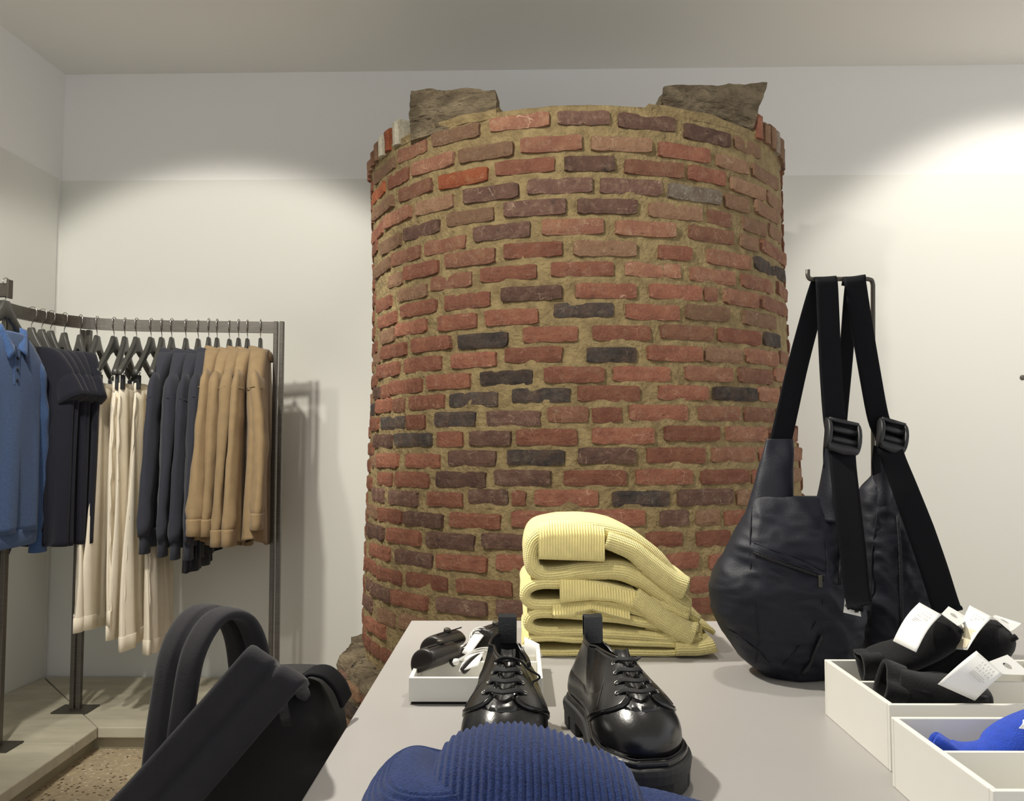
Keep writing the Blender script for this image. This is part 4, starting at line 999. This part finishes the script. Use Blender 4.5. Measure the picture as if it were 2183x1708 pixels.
# ------------------------------------------------------------------ blue rib-knit sweater
def height_cloth(x0, x1, y0, y1, hz, nx, ny, rib=None, zb=TZ + 0.0004):
    """soft mound of folded knit over the table"""
    m = MB(); P = []
    for j in range(ny + 1):
        row = []
        for i in range(nx + 1):
            x = lerp(x0, x1, i / nx); y = lerp(y0, y1, j / ny); z = hz(x, y)
            row.append(Vector((x, y, z + (rib(x, y) if rib else 0))))
        P.append(row)
    m.grid(P); b, n, mm_ = m.last
    Q = [[Vector((p.x, p.y, zb)) for p in row] for row in P]
    m.grid(Q); b2 = m.last[0]
    for j in range(ny):
        for c in (0, nx):
            m.f.append((b + j * mm_ + c, b + (j + 1) * mm_ + c, b2 + (j + 1) * mm_ + c, b2 + j * mm_ + c))
    for i in range(nx):
        for r_ in (0, ny):
            m.f.append((b + r_ * mm_ + i, b + r_ * mm_ + i + 1, b2 + r_ * mm_ + i + 1, b2 + r_ * mm_ + i))
    return m
bs = thing('blue_sweater', 'navy blue rib-knit sweater folded in front of the black shoes', 'sweater', (0.0, 0.75, TZ))
def dome(t, p): return max(0.0, 1 - abs(t) ** p) ** (1 / p)
def lobe(x, y):
    u = (x + 0.075) / 0.082; v = (y - 0.775) / 0.115
    r = (abs(u) ** 2.6 + abs(v) ** 2.6)
    z = 0.113 * max(0, 1 - r) ** 0.42
    z -= 0.016 * math.exp(-((x + 0.075) / 0.02) ** 2 - ((y - 0.80) / 0.05) ** 2)
    return TZ + 0.0005 + z + 0.003 * nz((x, y, 0), 14) * (1 if z > 0.01 else 0)
def lobe_rib(x, y):
    u = (x + 0.075) / 0.082; v = (y - 0.775) / 0.115
    r = (abs(u) ** 2.6 + abs(v) ** 2.6) ** (1 / 2.6)
    return 0.0012 * math.sin(r * 0.10 / 0.0060 * 2 * PI) if 0.50 < r < 0.99 else 0.0
height_cloth(-0.158, 0.008, 0.658, 0.892, lobe, 190, 190, lobe_rib).build('sleeve', M['blue_knit'], bs)
CT = [(-0.085, 0.912), (-0.06, 0.928), (-0.03, 0.936), (0.0, 0.936), (0.03, 0.930), (0.06, 0.919), (0.085, 0.908), (0.105, 0.898), (0.118, 0.876), (0.125, 0.84)]
def roll_x(x): return interp(x, CT)
m = MB(); P = []; uv = []
for i in range(331):
    x = lerp(-0.082, 0.124, i / 330); zt = roll_x(x); rib = (0.0014 + 0.0003 * nz((x, 0, 0), 40)) * math.sin(2 * PI * (x + 0.02 * (0.9 - zt)) / 0.0066)
    edge = dome((x - 0.021) / 0.1032, 8)
    zt = lerp(TZ + 0.03, zt, max(0.35, edge)); row = []
    for k in range(21):
        a = lerp(-0.15, 1.25, k / 20) * PI     # back edge over the roll to the near side
        yy = 0.782 + 0.075 * math.cos(a) - (0.03 if k > 14 else 0) * ((k - 14) / 6 if k > 14 else 0); zz = zt - 0.052 + (0.052 + rib) * math.sin(a) if math.sin(a) > 0 else zt - 0.052 + 0.05 * math.sin(a)
        bend = 0.010 * math.sin((x + 0.08) * 18)
        row.append(Vector((x + bend * (zz - 0.87), yy + rib * math.cos(a), max(zz + 0.0015 * nz((x, yy, zz), 18), TZ + 0.004))))
    P.append(row)
m.loft(P, True, True); m.build('collar', M['blue_knit'], bs)
def tail(x, y):
    u = (x - 0.165) / 0.135; v = (y - (0.80 - 0.20 * (x - 0.10))) / 0.115
    r = abs(u) ** 3 + abs(v) ** 3
    return TZ + 0.0005 + (0.060 - 0.20 * max(0, x - 0.09)) * max(0, 1 - r) ** 0.35 + 0.002 * nz((x, y, 2), 16)
height_cloth(0.02, 0.305, 0.64, 0.92, tail, 150, 150, lambda x, y: 0.0009 * math.sin(2 * PI * (y + 0.2 * x) / 0.006)).build('hem', M['blue_knit'], bs)

# ------------------------------------------------------------------ black derby shoes
def shoe(label, heel, toe_dir, mirror, lace_end):
    """heel: point on the table under the back of the heel; toe_dir: unit direction to the toe"""
    sh = thing('derby_shoe', label, 'shoe', heel, 'pair of black derby shoes')
    ex = Vector(toe_dir).normalized(); ey = Vector((-ex.y, ex.x, 0)) * mirror; O = Vector(heel)
    L = 0.305
    def W(s, t, z): return O + ex * s + ey * t + Vector((0, 0, z))
    def hw(s):
        u = s / L
        p = interp(u, [(0, 0.042), (0.12, 0.0445), (0.3, 0.043), (0.42, 0.044), (0.58, 0.052), (0.7, 0.0575), (0.82, 0.057), (1, 0.052)])
        e = min(1, max(0, (u) / 0.13)); e2 = min(1, max(0, (1 - u) / 0.22))
        return p * math.sqrt(max(0, 1 - (1 - e) ** 2)) * math.sqrt(max(0, 1 - (1 - e2) ** 2))
    def skew(s): return 0.006 * math.sin(min(1, s / L) * PI) - 0.004 * (s / L) ** 3
    def outline(s0, s1, n=30, g=0.0):
        pts = []
        for k in range(n + 1):
            s = lerp(s0, s1, 0.5 - 0.5 * math.cos(PI * k / n)); pts.append((s, max(0.0, hw(s)) + g))
        return [(s, h + skew(s)) for s, h in pts] + [(s, -h + skew(s)) for s, h in reversed(pts[1:-1])]
    def slab(s0, s1, levels, name, mt, n=30):
        rings = []
        for z, g, ds in levels:
            c = (s0 + s1) / 2
            rings.append([W(c + (s - c) * (1 + ds), t, z) for s, t in outline(s0, s1, n, g)])
        return MB().loft(rings).build(name, mt, sh, smooth=False, bevel=0.0012)
    sole = slab(0.0, L, ((0.017, 0.000, 0.0), (0.019, 0.003, 0.02), (0.030, 0.0045, 0.024), (0.036, 0.0035, 0.018), (0.038, 0.0, 0.006)), 'sole', M['rubber'])
    slab(0.004, L - 0.004, ((0.037, -0.003, 0.0), (0.039, 0.0, 0.012), (0.0435, -0.001, 0.008), (0.0455, -0.004, -0.01)), 'welt', M['leather'])
    # heel and forefoot lugs
    for a, b in ((0.0, 0.026), (0.030, 0.056), (0.060, 0.086)):
        slab(a, b, ((0.0, 0.001, 0), (0.002, 0.0025, 0.01), (0.019, 0.003, 0.0)), 'lug', M['rubber'], 8)
    for k in range(6):
        a = 0.135 + k * 0.028; slab(a, min(a + 0.024, L), ((0.0, 0.001, 0), (0.002, 0.0025, 0.0), (0.019, 0.003, 0.0)), 'lug', M['rubber'], 8)
    # stitched welt thread
    MB().tube([W(s, t, 0.0462) for s, t in outline(0.008, L - 0.007, 40, -0.0055)], 0.0009, 5).build('welt_stitch', M['lace'], sh)
    NP = 64
    def base(ph):
        u_ = 0.5 + 0.5 * math.cos(ph); s = lerp(0.010, L - 0.011, u_); h = hw(u_ * L) * 0.88
        return (s, math.copysign(h, math.sin(ph)) + skew(s))
    def top(ph):
        c = math.cos(ph)
        s = lerp(0.020, 0.168, 0.5 + 0.5 * c); t = 0.0265 * math.sin(ph) * (0.75 if c > 0 else 1.0) 
        z = interp(math.degrees(abs(ph)), [(0, 0.120), (20, 0.121), (50, 0.116), (90, 0.098), (130, 0.103), (180, 0.125)])
        return (s, t + skew(s), z)
    def surf(ph, k, off=0.0):
        bs_, bt = base(ph); ts, tt, tz = top(ph); c = math.cos(ph); f = max(0, c)
        sgn = math.sin(ph)
        P0 = Vector((bs_, bt, 0.045)); P3 = Vector((ts, tt, tz))
        out = Vector((0.006 * c, 0.006 * sgn, 0))
        hgt = lerp(0.050, 0.062, f)
        P1 = P0 + out + Vector((0, 0, hgt * 0.72)); P2 = Vector((lerp(ts + 0.004 * c, lerp(bs_, ts, 0.42), f ** 1.2), lerp(tt, bt, 0.25), lerp(tz - 0.03, 0.097, f ** 1.4)))
        a = (1 - k)
        p = P0 * a ** 3 + P1 * (3 * a * a * k) + P2 * (3 * a * k * k) + P3 * k ** 3
        if off:
            q = surf(ph, min(k + 0.02, 1.02)) - surf(ph, k - 0.02); r_ = surf(ph + 0.03, k) - surf(ph - 0.03, k)
            nn = r_.cross(q).normalized(); 
            if nn.dot(p - Vector((0.15, 0, 0.05))) < 0: nn = -nn
            p = p + nn * off
        return p
    def Wp(p): return W(p.x, p.y, p.z)
    P = [[Wp(surf(2 * PI * j / NP, k / 18)) for j in range(NP)] for k in range(19)]
    MB().loft(P, False, False).build('vamp', M['leather'], sh, solid=0.003)
    # dark inside
    MB().loft([[Wp(Vector((lerp(0.085, top(2 * PI * j / NP)[0], g), lerp(0, top(2 * PI * j / NP)[1], g), lerp(0.06, top(2 * PI * j / NP)[2], h_)))) for j in range(NP)] for g, h_ in ((0.97, 0.96), (0.98, 0.4), (0.9, 0.0))], False, True).build('lining', M['void'], sh)
    MB().tube([Wp(surf(2 * PI * j / NP, 1.0)) for j in list(range(NP)) + [0]], 0.0022, 6).build('collar_edge', M['leather'], sh)
    # the two lacing quarters
    def frontdeg(k): return interp(k, [(0.05, 80), (0.25, 60), (0.38, 38), (0.48, 23), (0.58, 15), (0.8, 13), (1.0, 15)])
    for sd in (1, -1):
        P = []
        for i in range(17):
            k = lerp(0.06, 0.995, i / 16); row = []
            for j in range(19):
                d = math.radians(lerp(frontdeg(k), 150, j / 18)) * sd
                row.append(Wp(surf(d, k, 0.0032)))
            P.append(row)
        qo = MB().grid(P).build('quarter', M['leather'], sh, solid=0.0026)
        edge = [Wp(surf(math.radians(frontdeg(k) + 5) * sd, k, 0.0050)) for k in [lerp(0.08, 0.99, i / 20) for i in range(21)]]
        MB().tube(edge, 0.0005, 4).build('stitch_line', M['rubber'], qo)
        edge = [Wp(surf(math.radians(48 + 10 * (1 - k)) * sd, k, 0.0050)) for k in [lerp(0.35, 0.99, i / 16) for i in range(17)]]
        MB().tube(edge, 0.0005, 4).build('stitch_line', M['rubber'], qo)
    # tongue
    P = []
    for i in range(9):
        k = lerp(0.45, 1.0, i / 8); row = [Wp(surf(math.radians(d), k, 0.0008)) for d in (-24, -12, 0, 12, 24)]; P.append(row)
    up = ex * -0.012 + Vector((0, 0, 0.012))
    P.append([p + up for p in P[-1]])
    MB().grid(P).build('tongue', M['leather'], sh, solid=0.003)
    # laces and eyelets
    for n_, k in enumerate((0.60, 0.72, 0.84, 0.955)):
        a = Wp(surf(math.radians(30), k, 0.006)); b = Wp(surf(math.radians(-30), k + (0.012 if n_ == 3 else 0), 0.006)); mid = Wp(surf(0, k, 0.0085))
        MB().ribbon(smooth_path([a - Vector((0, 0, 0.003)), a.lerp(mid, 0.3) + Vector((0, 0, 0.003)), mid + Vector((0, 0, 0.002)), b.lerp(mid, 0.3) + Vector((0, 0, 0.003)), b - Vector((0, 0, 0.003))], 4), ex + Vector((0, 0, -0.5)), 0.0065, 0.0026).build('lace', M['lace'], sh)
        for d in (31, -31):
            c = Wp(surf(math.radians(d), k, 0.0052)); nn = (Wp(surf(math.radians(d), k, 0.01)) - c).normalized(); ax = nn.orthogonal().normalized(); ay = nn.cross(ax)
            MB().tube([c + (ax * math.cos(g * PI / 6) + ay * math.sin(g * PI / 6)) * 0.0028 for g in range(13)], 0.0009, 5).build('eyelet', M['chrome'], sh)
    # pull tab
    hb = W(0.018, skew(0.02), 0.112)
    tw = 0.0135
    rings = []
    for z, dx in ((0.0, 0.0), (0.02, -0.003), (0.037, -0.004), (0.041, 0.001), (0.037, 0.006), (0.0, 0.009)):
        rings.append([hb + ex * (dx + a) + ey * b + Vector((0, 0, z)) for a, b in ((0, -tw), (0, tw), (0.0022, tw), (0.0022, -tw))])
    MB().loft(rings).build('pull_tab', M['leather'], sh, smooth=False)
    if lace_end: MB().ribbon(smooth_path([Wp(surf(*a)) for a in lace_end[0]] + [Vector(q) for q in lace_end[1]], 5), lambda s: ex + Vector((0, 0, 0.4)), 0.0068, 0.0024).build('loose_lace', M['lace'], sh)
    return sh
rh = Vector((0.104, 1.243, TZ)); rt = at(1402, 1700, 0.943)
shoe('black chunky derby shoe with its toe uncovered beside the blue sweater', rh, (rt.x - rh.x, rt.y - rh.y, 0), 1,
     ([(math.radians(30), 0.965, 0.007), (math.radians(42), 0.97, 0.011), (math.radians(62), 1.0, 0.008), (math.radians(70), 0.93, 0.006)], []))
lh = Vector((-0.017, 1.243, TZ))
shoe('black chunky derby shoe with its toe under the blue sweater', lh, (-0.012, -1, 0), 1,
     ([(math.radians(-30), 0.965, 0.007), (math.radians(-8), 0.97, 0.012), (math.radians(22), 0.95, 0.011), (math.radians(44), 0.84, 0.010), (math.radians(62), 0.66, 0.010)], [at(1030, 1480, 1.075), at(1012, 1510, 1.06), at(1002, 1545, 1.05)]))

# ------------------------------------------------------------------ hook stand and the two sling bags
st = thing('hook_stand', 'dark metal hook stand carrying two navy sling bags', 'display stand', (0.66, 1.505, TZ))
tip = at(1722, 575, 1.475); a1 = at(1722, 588, 1.475); a2 = at(1727, 595, 1.475); a3 = at(1850, 595, 1.52); a4 = at(1858, 598, 1.525); a5 = at(1861, 608, 1.527); bot = Vector((a5.x + 0.05, 1.68, TZ + 0.006))
MB().tube([tip, a1] + smooth_path([a1, a2, a2.lerp(a3, 0.1)], 4)[1:] + [a3] + smooth_path([a3, a4, a5], 4)[1:] + [a5.lerp(bot, 0.5), bot], 0.0042, 8).build('rod', M['darkmetal'], st)
MB().box((bot.x - 0.06, 1.66, TZ), (bot.x + 0.06, 1.80, TZ + 0.007)).build('base_plate', M['darkmetal'], st, smooth=False, bevel=0.001)

def bag(label, rows, Yc, horns, seed):
    """rows: (py, left px, right px, thickness) from the rim down; measured on the plane y = Yc"""
    b = thing('sling_bag', label, 'bag', (at((rows[-1][1] + rows[-1][2]) / 2, 1450, Yc).x, Yc, TZ), 'navy sling bags on the hook stand')
    tabL = [(r[0], r[1]) for r in rows]; tabR = [(r[0], r[2]) for r in rows]; tabT = [(r[0], r[3]) for r in rows]
    def ring_pt(py, g, extra=0.0):
        l = at(interp(py, tabL), py, Yc); r = at(interp(py, tabR), py, Yc); th = interp(py, tabT)
        c = (l + r) / 2; x, y = sup((r.x - l.x) / 2, th / 2, g, 2.4)
        p = Vector((c.x + x, Yc + y, c.z))
        d = Vector((math.cos(g), math.sin(g), 0))
        q = Vector((p.x * 1.0, p.y, p.z))
        rid = 1 - abs(nz((q.x * 20 + q.z * 14, q.y * 10, q.z * 9 - q.x * 6), 1, seed))
        rid2 = 1 - abs(nz((q.x * 22 - q.z * 30, q.y * 16, q.z * 44 + q.x * 20), 1, seed + 4))
        fr_ = abs(math.sin(g)) ** 0.7; wr = (0.014 * (rid - 0.75) + 0.008 * (rid2 - 0.75)) * fr_ + 0.006 * nz(q, 9, seed)
        edge = min(1, (py - rows[0][0]) / 40)
        p += d * (wr * (0.3 + 0.7 * edge) + extra)
        if p.z < TZ + 0.002: p.z = TZ + 0.002
        return p
    py0, py1 = rows[0][0], rows[-1][0]; K = 74
    rings = [[ring_pt(lerp(py0, py1, i / K), 2 * PI * k / 120) for k in range(120)] for i in range(K + 1)]
    MB().loft(rings, True, True).build('body', M['nylon'], b)
    for hn in horns:
        hr = []
        pts = smooth_path([V(py, l, r) for py, l, r, t_, Yh in hn], 5)
        ths = smooth_path([V(t_, Yh, 0) for py, l, r, t_, Yh in hn], 5)
        for i, q in enumerate(pts):
            l = at(q.y, q.x, ths[i].y); r = at(q.z, q.x, ths[i].y); c = (l + r) / 2; ring = []
            for k in range(28):
                x, y = sup((r.x - l.x) / 2, ths[i].x / 2, 2 * PI * k / 28, 2.2)
                p = Vector((c.x + x, ths[i].y + y, c.z)); p += Vector((0, 1, 0)) * (0.006 * nz((p.x * 40, 0, p.z * 26), 1, seed))
                ring.append(p)
            hr.append(ring)
        MB().loft(hr).build('shoulder_end', M['nylon'], b)
    return b, ring_pt, tabL, tabR
def on_front(rp, tabL, tabR, px, py, off=0.002):
    """point of the bag's front at a photo position"""
    l, r = interp(py, tabL), interp(py, tabR); best = None
    for k in range(121):
        g = PI + PI * k / 120; p = rp(py, g, off)
        x = 1105 + p.x / p.y * 1750
        if best is None or abs(x - px) < best[0]: best = (abs(x - px), p)
    return best[1]
B1 = [(1058, 1612, 1768, 0.030), (1072, 1599, 1776, 0.055), (1110, 1580, 1800, 0.10), (1160, 1556, 1815, 0.135), (1210, 1528, 1825, 0.155), (1250, 1511, 1832, 0.165), (1300, 1516, 1835, 0.165), (1350, 1540, 1832, 0.16), (1400, 1576, 1820, 0.14), (1438, 1628, 1795, 0.11), (1450, 1665, 1765, 0.07)]
b1, rp1, L1, R1 = bag('navy sling bag hung at the tip of the hook, slant zip pocket facing out', B1, 1.47,
    [[(1120, 1582, 1700, 0.07, 1.475), (1060, 1600, 1690, 0.05, 1.48), (1000, 1616, 1690, 0.035, 1.488), (960, 1628, 1692, 0.022, 1.493), (936, 1634, 1692, 0.016, 1.497)],
     [(1110, 1738, 1800, 0.09, 1.455), (1060, 1746, 1786, 0.07, 1.455), (1010, 1754, 1784, 0.045, 1.455), (970, 1757, 1790, 0.022, 1.452), (950, 1758, 1792, 0.014, 1.45)]], 2.0)
def zip_line(parent, rp, tl, tr, pts, name='zip', wd=0.0062):
    P = [on_front(rp, tl, tr, a, b_, 0.004) for a, b_ in pts]; P = smooth_path(P, 3)
    z = MB().ribbon(P, lambda s: Vector((0, -0.3, 1)) if abs(P[0].x - P[-1].x) > abs(P[0].z - P[-1].z) else Vector((1, 0, 0)), wd, 0.004).build(name, M['zip'], parent)
    MB().tube([p + Vector((0, -0.002, 0.0045)) for p in P], 0.0011, 5).build('stitched_edge', M['nylon'], z)
    return z
def seam(parent, rp, tl, tr, pts): MB().tube(smooth_path([on_front(rp, tl, tr, a, b_, 0.0006) for a, b_ in pts], 4), 0.0013, 5).build('seam', M['nylon'], parent)
z = zip_line(b1, rp1, L1, R1, [(1600, 1170), (1640, 1182), (1690, 1198), (1730, 1212), (1748, 1220)])
MB().box((-0.003, -0.004, -0.016), (0.003, 0.0, 0.004), Matrix.Translation(on_front(rp1, L1, R1, 1742, 1216, 0.006))).build('zip_pull', M['darkmetal'], z, smooth=False, bevel=0.0008)
seam(b1, rp1, L1, R1, [(1598, 1080), (1594, 1140), (1593, 1200), (1600, 1270), (1608, 1330), (1600, 1400)])
seam(b1, rp1, L1, R1, [(1602, 1150), (1650, 1165), (1700, 1182), (1748, 1205)])
seam(b1, rp1, L1, R1, [(1530, 1330), (1570, 1345), (1620, 1385), (1652, 1430)])
seam(b1, rp1, L1, R1, [(1748, 1080), (1752, 1150), (1756, 1215), (1745, 1270), (1720, 1320), (1680, 1370), (1640, 1420)])
zip_line(b1, rp1, L1, R1, [(1792, 1120), (1788, 1160), (1784, 1200), (1780, 1232)])
zip_line(b1, rp1, L1, R1, [(1742, 1335), (1728, 1365), (1712, 1395), (1700, 1414)])
B2 = [(1010, 1862, 1890, 0.03), (1040, 1838, 1900, 0.05), (1090, 1830, 1925, 0.09), (1150, 1826, 1945, 0.12), (1220, 1822, 1965, 0.14), (1300, 1818, 1985, 0.15), (1370, 1818, 1995, 0.14), (1420, 1830, 1975, 0.11), (1434, 1850, 1950, 0.07)]
b2, rp2, L2, R2 = bag('navy sling bag hung nearest the upright of the hook stand, wide strap trailing', B2, 1.565,
    [[(1090, 1845, 1905, 0.06, 1.555), (1030, 1862, 1896, 0.04, 1.55), (985, 1866, 1896, 0.02, 1.545), (965, 1866, 1898, 0.012, 1.54)]], 6.0)
zip_line(b2, rp2, L2, R2, [(1905, 1095), (1908, 1160), (1910, 1240), (1908, 1330)])
seam(b2, rp2, L2, R2, [(1868, 1020), (1862, 1100), (1850, 1180), (1846, 1300)])
# straps: each goes up over the rod and down to a ladder-lock buckle
SW = 0.045
def strap(parent, pts, wv, name='strap', width=SW): return MB().ribbon(smooth_path([at(*p) for p in pts], 5), wv, width, 0.0026, 8).build(name, M['webbing'], parent)
strap(b1, [(1662, 950, 1.495), (1680, 870, 1.497), (1703, 770, 1.495), (1735, 650, 1.49), (1748, 605, 1.486)], lambda s: Vector((1, 0.25 * s, 0.28)))
strap(b1, [(1752, 612, 1.486), (1757, 597, 1.482), (1759, 591, 1.4755), (1761, 596, 1.469), (1763, 612, 1.465), (1766, 680, 1.462), (1771, 790, 1.458), (1779, 895, 1.448), (1788, 935, 1.446), (1796, 975, 1.44)], Vector((1, 0, 0.05)))
strap(b2, [(1786, 970, 1.58), (1792, 890, 1.57), (1803, 770, 1.545), (1812, 650, 1.515), (1816, 608, 1.508)], Vector((1, 0.3, 0)), width=0.034)
strap(b2, [(1816, 612, 1.508), (1819, 596, 1.505), (1821, 590, 1.498), (1822, 596, 1.491), (1825, 615, 1.488), (1838, 700, 1.488), (1855, 800, 1.495), (1872, 890, 1.507), (1888, 930, 1.507), (1896, 972, 1.50)], lambda s: Vector((1, 0, 0.10 + 0.15 * s)))
def buckle(parent, c, ex, size, Yt):
    """ladder-lock: curved cheeks, three bars and a thumb lip"""
    ex = Vector(ex).normalized(); ez = Vector((-ex.z * 0.0, 0.35, 1)); ez = (ez - ex * ez.dot(ex)).normalized(); ny = ex.cross(ez)
    if ny.y > 0: ny = -ny
    w_, h_ = size
    b = None
    for sd in (-1, 1):
        rings = []
        for x, g in ((-0.0035, 0.8), (-0.0025, 1.0), (0.0025, 1.0), (0.0035, 0.8)):
            ring = []
            for k in range(20):
                a = 2 * PI * k / 20; u, v = sup(0.010 * g, h_ / 2 * g, a, 2.6)
                ring.append(c + ex * (sd * w_ / 2 + x) + ez * v + ny * (u + 0.006 * (1 - (2 * v / h_) ** 2)))
            rings.append(ring)
        o = MB().loft(rings).build('buckle_cheek', M['plastic'], parent); b = b or o
    for v, r_ in ((0.42, 0.0045), (0.12, 0.006), (-0.2, 0.006)):
        MB().tube([c + ex * (s * w_ / 2) + ez * (v * h_) + ny * 0.006 for s in (-1, 1)], r_, 12).build('buckle_bar', M['plastic'], parent)
    MB().ribbon([c + ez * (v * h_) + ny * d for v, d in ((0.46, -0.004), (0.25, 0.004), (0.0, -0.002), (-0.2, 0.004), (-0.4, -0.004))], ex, w_ * 0.96, 0.003).build('strap_fold', M['webbing'], parent)
    rings = []
    for x in (-1, -0.85, 0, 0.85, 1):
        rr = (1 - 0.35 * abs(x) ** 4)
        rings.append([c + ex * (x * w_ / 2) + ez * (-0.30 * h_ - b_ * rr) + ny * (a_ + 0.004) for a_, b_ in ((-0.003, 0.0), (0.004, -0.002), (0.007, 0.008), (0.004, 0.02), (0.0, 0.02))])
    MB().loft(rings).build('buckle_lip', M['plastic'], parent)
buckle(b1, at(1794, 930, 1.435), (1, 0.1, -0.22), (0.054, 0.058), 0)
buckle(b2, at(1899, 928, 1.495), (1, 0.1, -0.28), (0.046, 0.058), 0)
strap(b1, [(1770, 920, 1.46), (1767, 960, 1.462), (1768, 1000, 1.455)], Vector((1, 0.5, 0)), 'strap_return', 0.03)
strap(b1, [(1796, 955, 1.428), (1797, 990, 1.415), (1803, 1050, 1.398), (1811, 1120, 1.385), (1818, 1180, 1.378), (1824, 1240, 1.372), (1830, 1280, 1.366), (1833, 1293, 1.36)], lambda s: Vector((1, -0.9 * s, 0.05)), 'loose_strap', lambda s: 0.050 - 0.004 * s)
MB().tube([at(1815, 1294, 1.366), at(1840, 1299, 1.354)], 0.0045, 8).build('strap_end_roll', M['webbing'], b1)
strap(b2, [(1872, 950, 1.51), (1868, 985, 1.515), (1870, 1010, 1.52)], Vector((1, 0.5, 0)), 'strap_return', 0.026)
strap(b2, [(1896, 950, 1.485), (1907, 985, 1.47), (1932, 1050, 1.455), (1962, 1130, 1.45), (1990, 1210, 1.45), (2012, 1280, 1.45), (2020, 1303, 1.45)], lambda s: Vector((1, 0.1, 0.42)), 'loose_strap', lambda s: 0.046 + 0.012 * min(1, s * 2))
MB().tube([at(1990, 1312, 1.449), at(2050, 1296, 1.449)], 0.004, 8).build('strap_end_roll', M['webbing'], b2)
# garment tag hanging off the front bag's strap
tgm = thing('paper_tag', 'white paper tag hanging between the two sling bags', 'tag', at(1815, 1300, 1.40))
MB().grid([[at(1807, 1226, 1.380), at(1822, 1232, 1.376)], [at(1802, 1270, 1.380), at(1828, 1272, 1.376)], [at(1798, 1306, 1.378), at(1836, 1315, 1.372)]]).build('tag_card', M['card'], tgm, smooth=False, solid=0.001)
MB().box((-0.0032, -0.0004, -0.0032), (0.0032, 0, 0.0032), Matrix.Translation(at(1826, 1302, 1.3715))).build('printed_mark', M['ink_dark'], tgm, smooth=False)
MB().tube([at(1806 + 4.5 * math.cos(g * PI / 5), 1291 + 3 * math.sin(g * PI / 5), 1.3765) for g in range(9)], 0.0009, 4).build('printed_mark', M['ink_dark'], tgm)

# ------------------------------------------------------------------ black backpack beside the table
pk = thing('backpack', 'black backpack with wide padded straps standing beside the display table', 'backpack', (-0.46, 1.26, 0.44))
rows = [(0.862, -0.405, -0.305, 1.25, 0.07), (0.85, -0.425, -0.288, 1.25, 0.13), (0.81, -0.445, -0.272, 1.25, 0.18), (0.74, -0.475, -0.258, 1.25, 0.21), (0.66, -0.51, -0.255, 1.25, 0.22), (0.56, -0.54, -0.255, 1.25, 0.22), (0.48, -0.55, -0.262, 1.25, 0.20), (0.445, -0.53, -0.28, 1.25, 0.15)]
pts = smooth_path([V(z, l, r) for z, l, r, _, _ in rows], 6); tks = smooth_path([V(t_, y, 0) for _, _, _, y, t_ in rows], 6); rings = []
for i, q in enumerate(pts):
    ring = []
    for k in range(72):
        g = 2 * PI * k / 72; x, y = sup((q.z - q.y) / 2, tks[i].x / 2, g, 3)
        p = Vector(((q.y + q.z) / 2 + x, tks[i].y + y, q.x)); d = Vector((math.cos(g), math.sin(g), 0))
        p += d * (0.006 * nz(p, 16, 3) + 0.004 * (1 - abs(nz(p, 34, 8))) - 0.008 * math.exp(-((p.z - 0.77) / 0.006) ** 2))
        ring.append(p)
    rings.append(ring)
MB().loft(rings).build('body', M['pack_body'], pk)
groove = lambda a, sd: 1 - 0.8 * math.exp(-(a / 0.11) ** 2)
PW = 0.083
top_c = at(581, 1428, 1.00)
cdir = (at(645, 1465, 1.00) - at(517, 1392, 1.00)).normalized()
MB().ribbon(smooth_path([top_c + V(-0.02, 0.22, -0.10), top_c + V(-0.015, 0.14, -0.055), top_c + V(-0.006, 0.06, -0.022), top_c + V(0.002, 0.02, -0.005), top_c + V(0.0, 0.0, 0.0), at(545, 1468, 0.995), at(460, 1566, 0.985), at(335, 1708, 0.97), at(215, 1840, 0.96), at(160, 1960, 0.99)], 7), lambda s: cdir, lambda s: PW * min(1, 0.3 + 2.6 * s), 0.017, 22, groove).build('shoulder_strap', M['pack'], pk)
wv2 = Vector((0.84, -0.54, 0))
loop = [(x + 0.012, y + 0.01, z) for x, y, z in ((-0.462, 1.045, 0.72), (-0.458, 1.045, 0.80), (-0.452, 1.05, 0.87), (-0.446, 1.06, 0.93), (-0.434, 1.08, 0.966), (-0.418, 1.10, 0.978), (-0.402, 1.125, 0.966), (-0.392, 1.145, 0.93), (-0.388, 1.158, 0.88), (-0.386, 1.185, 0.82), (-0.385, 1.22, 0.77))]
MB().ribbon(smooth_path(loop, 6), wv2, 0.088, 0.015, 22, groove).build('shoulder_strap', M['pack'], pk)
# top grab band and adjuster
MB().ribbon(smooth_path([at(640, 1446, 1.20), at(668, 1432, 1.205), at(698, 1436, 1.21), at(724, 1462, 1.215), at(738, 1495, 1.22)], 5), Vector((0.2, 0.9, 0.1)), 0.04, 0.006).build('grab_band', M['webbing'], pk)
stand = MB().box((-0.60, 1.08, 0.0), (-0.30, 1.42, 0.44)).build('low_plinth', M['tray'], smooth=False, bevel=0.003)
tag(stand, 'low white plinth under the black backpack', 'plinth')
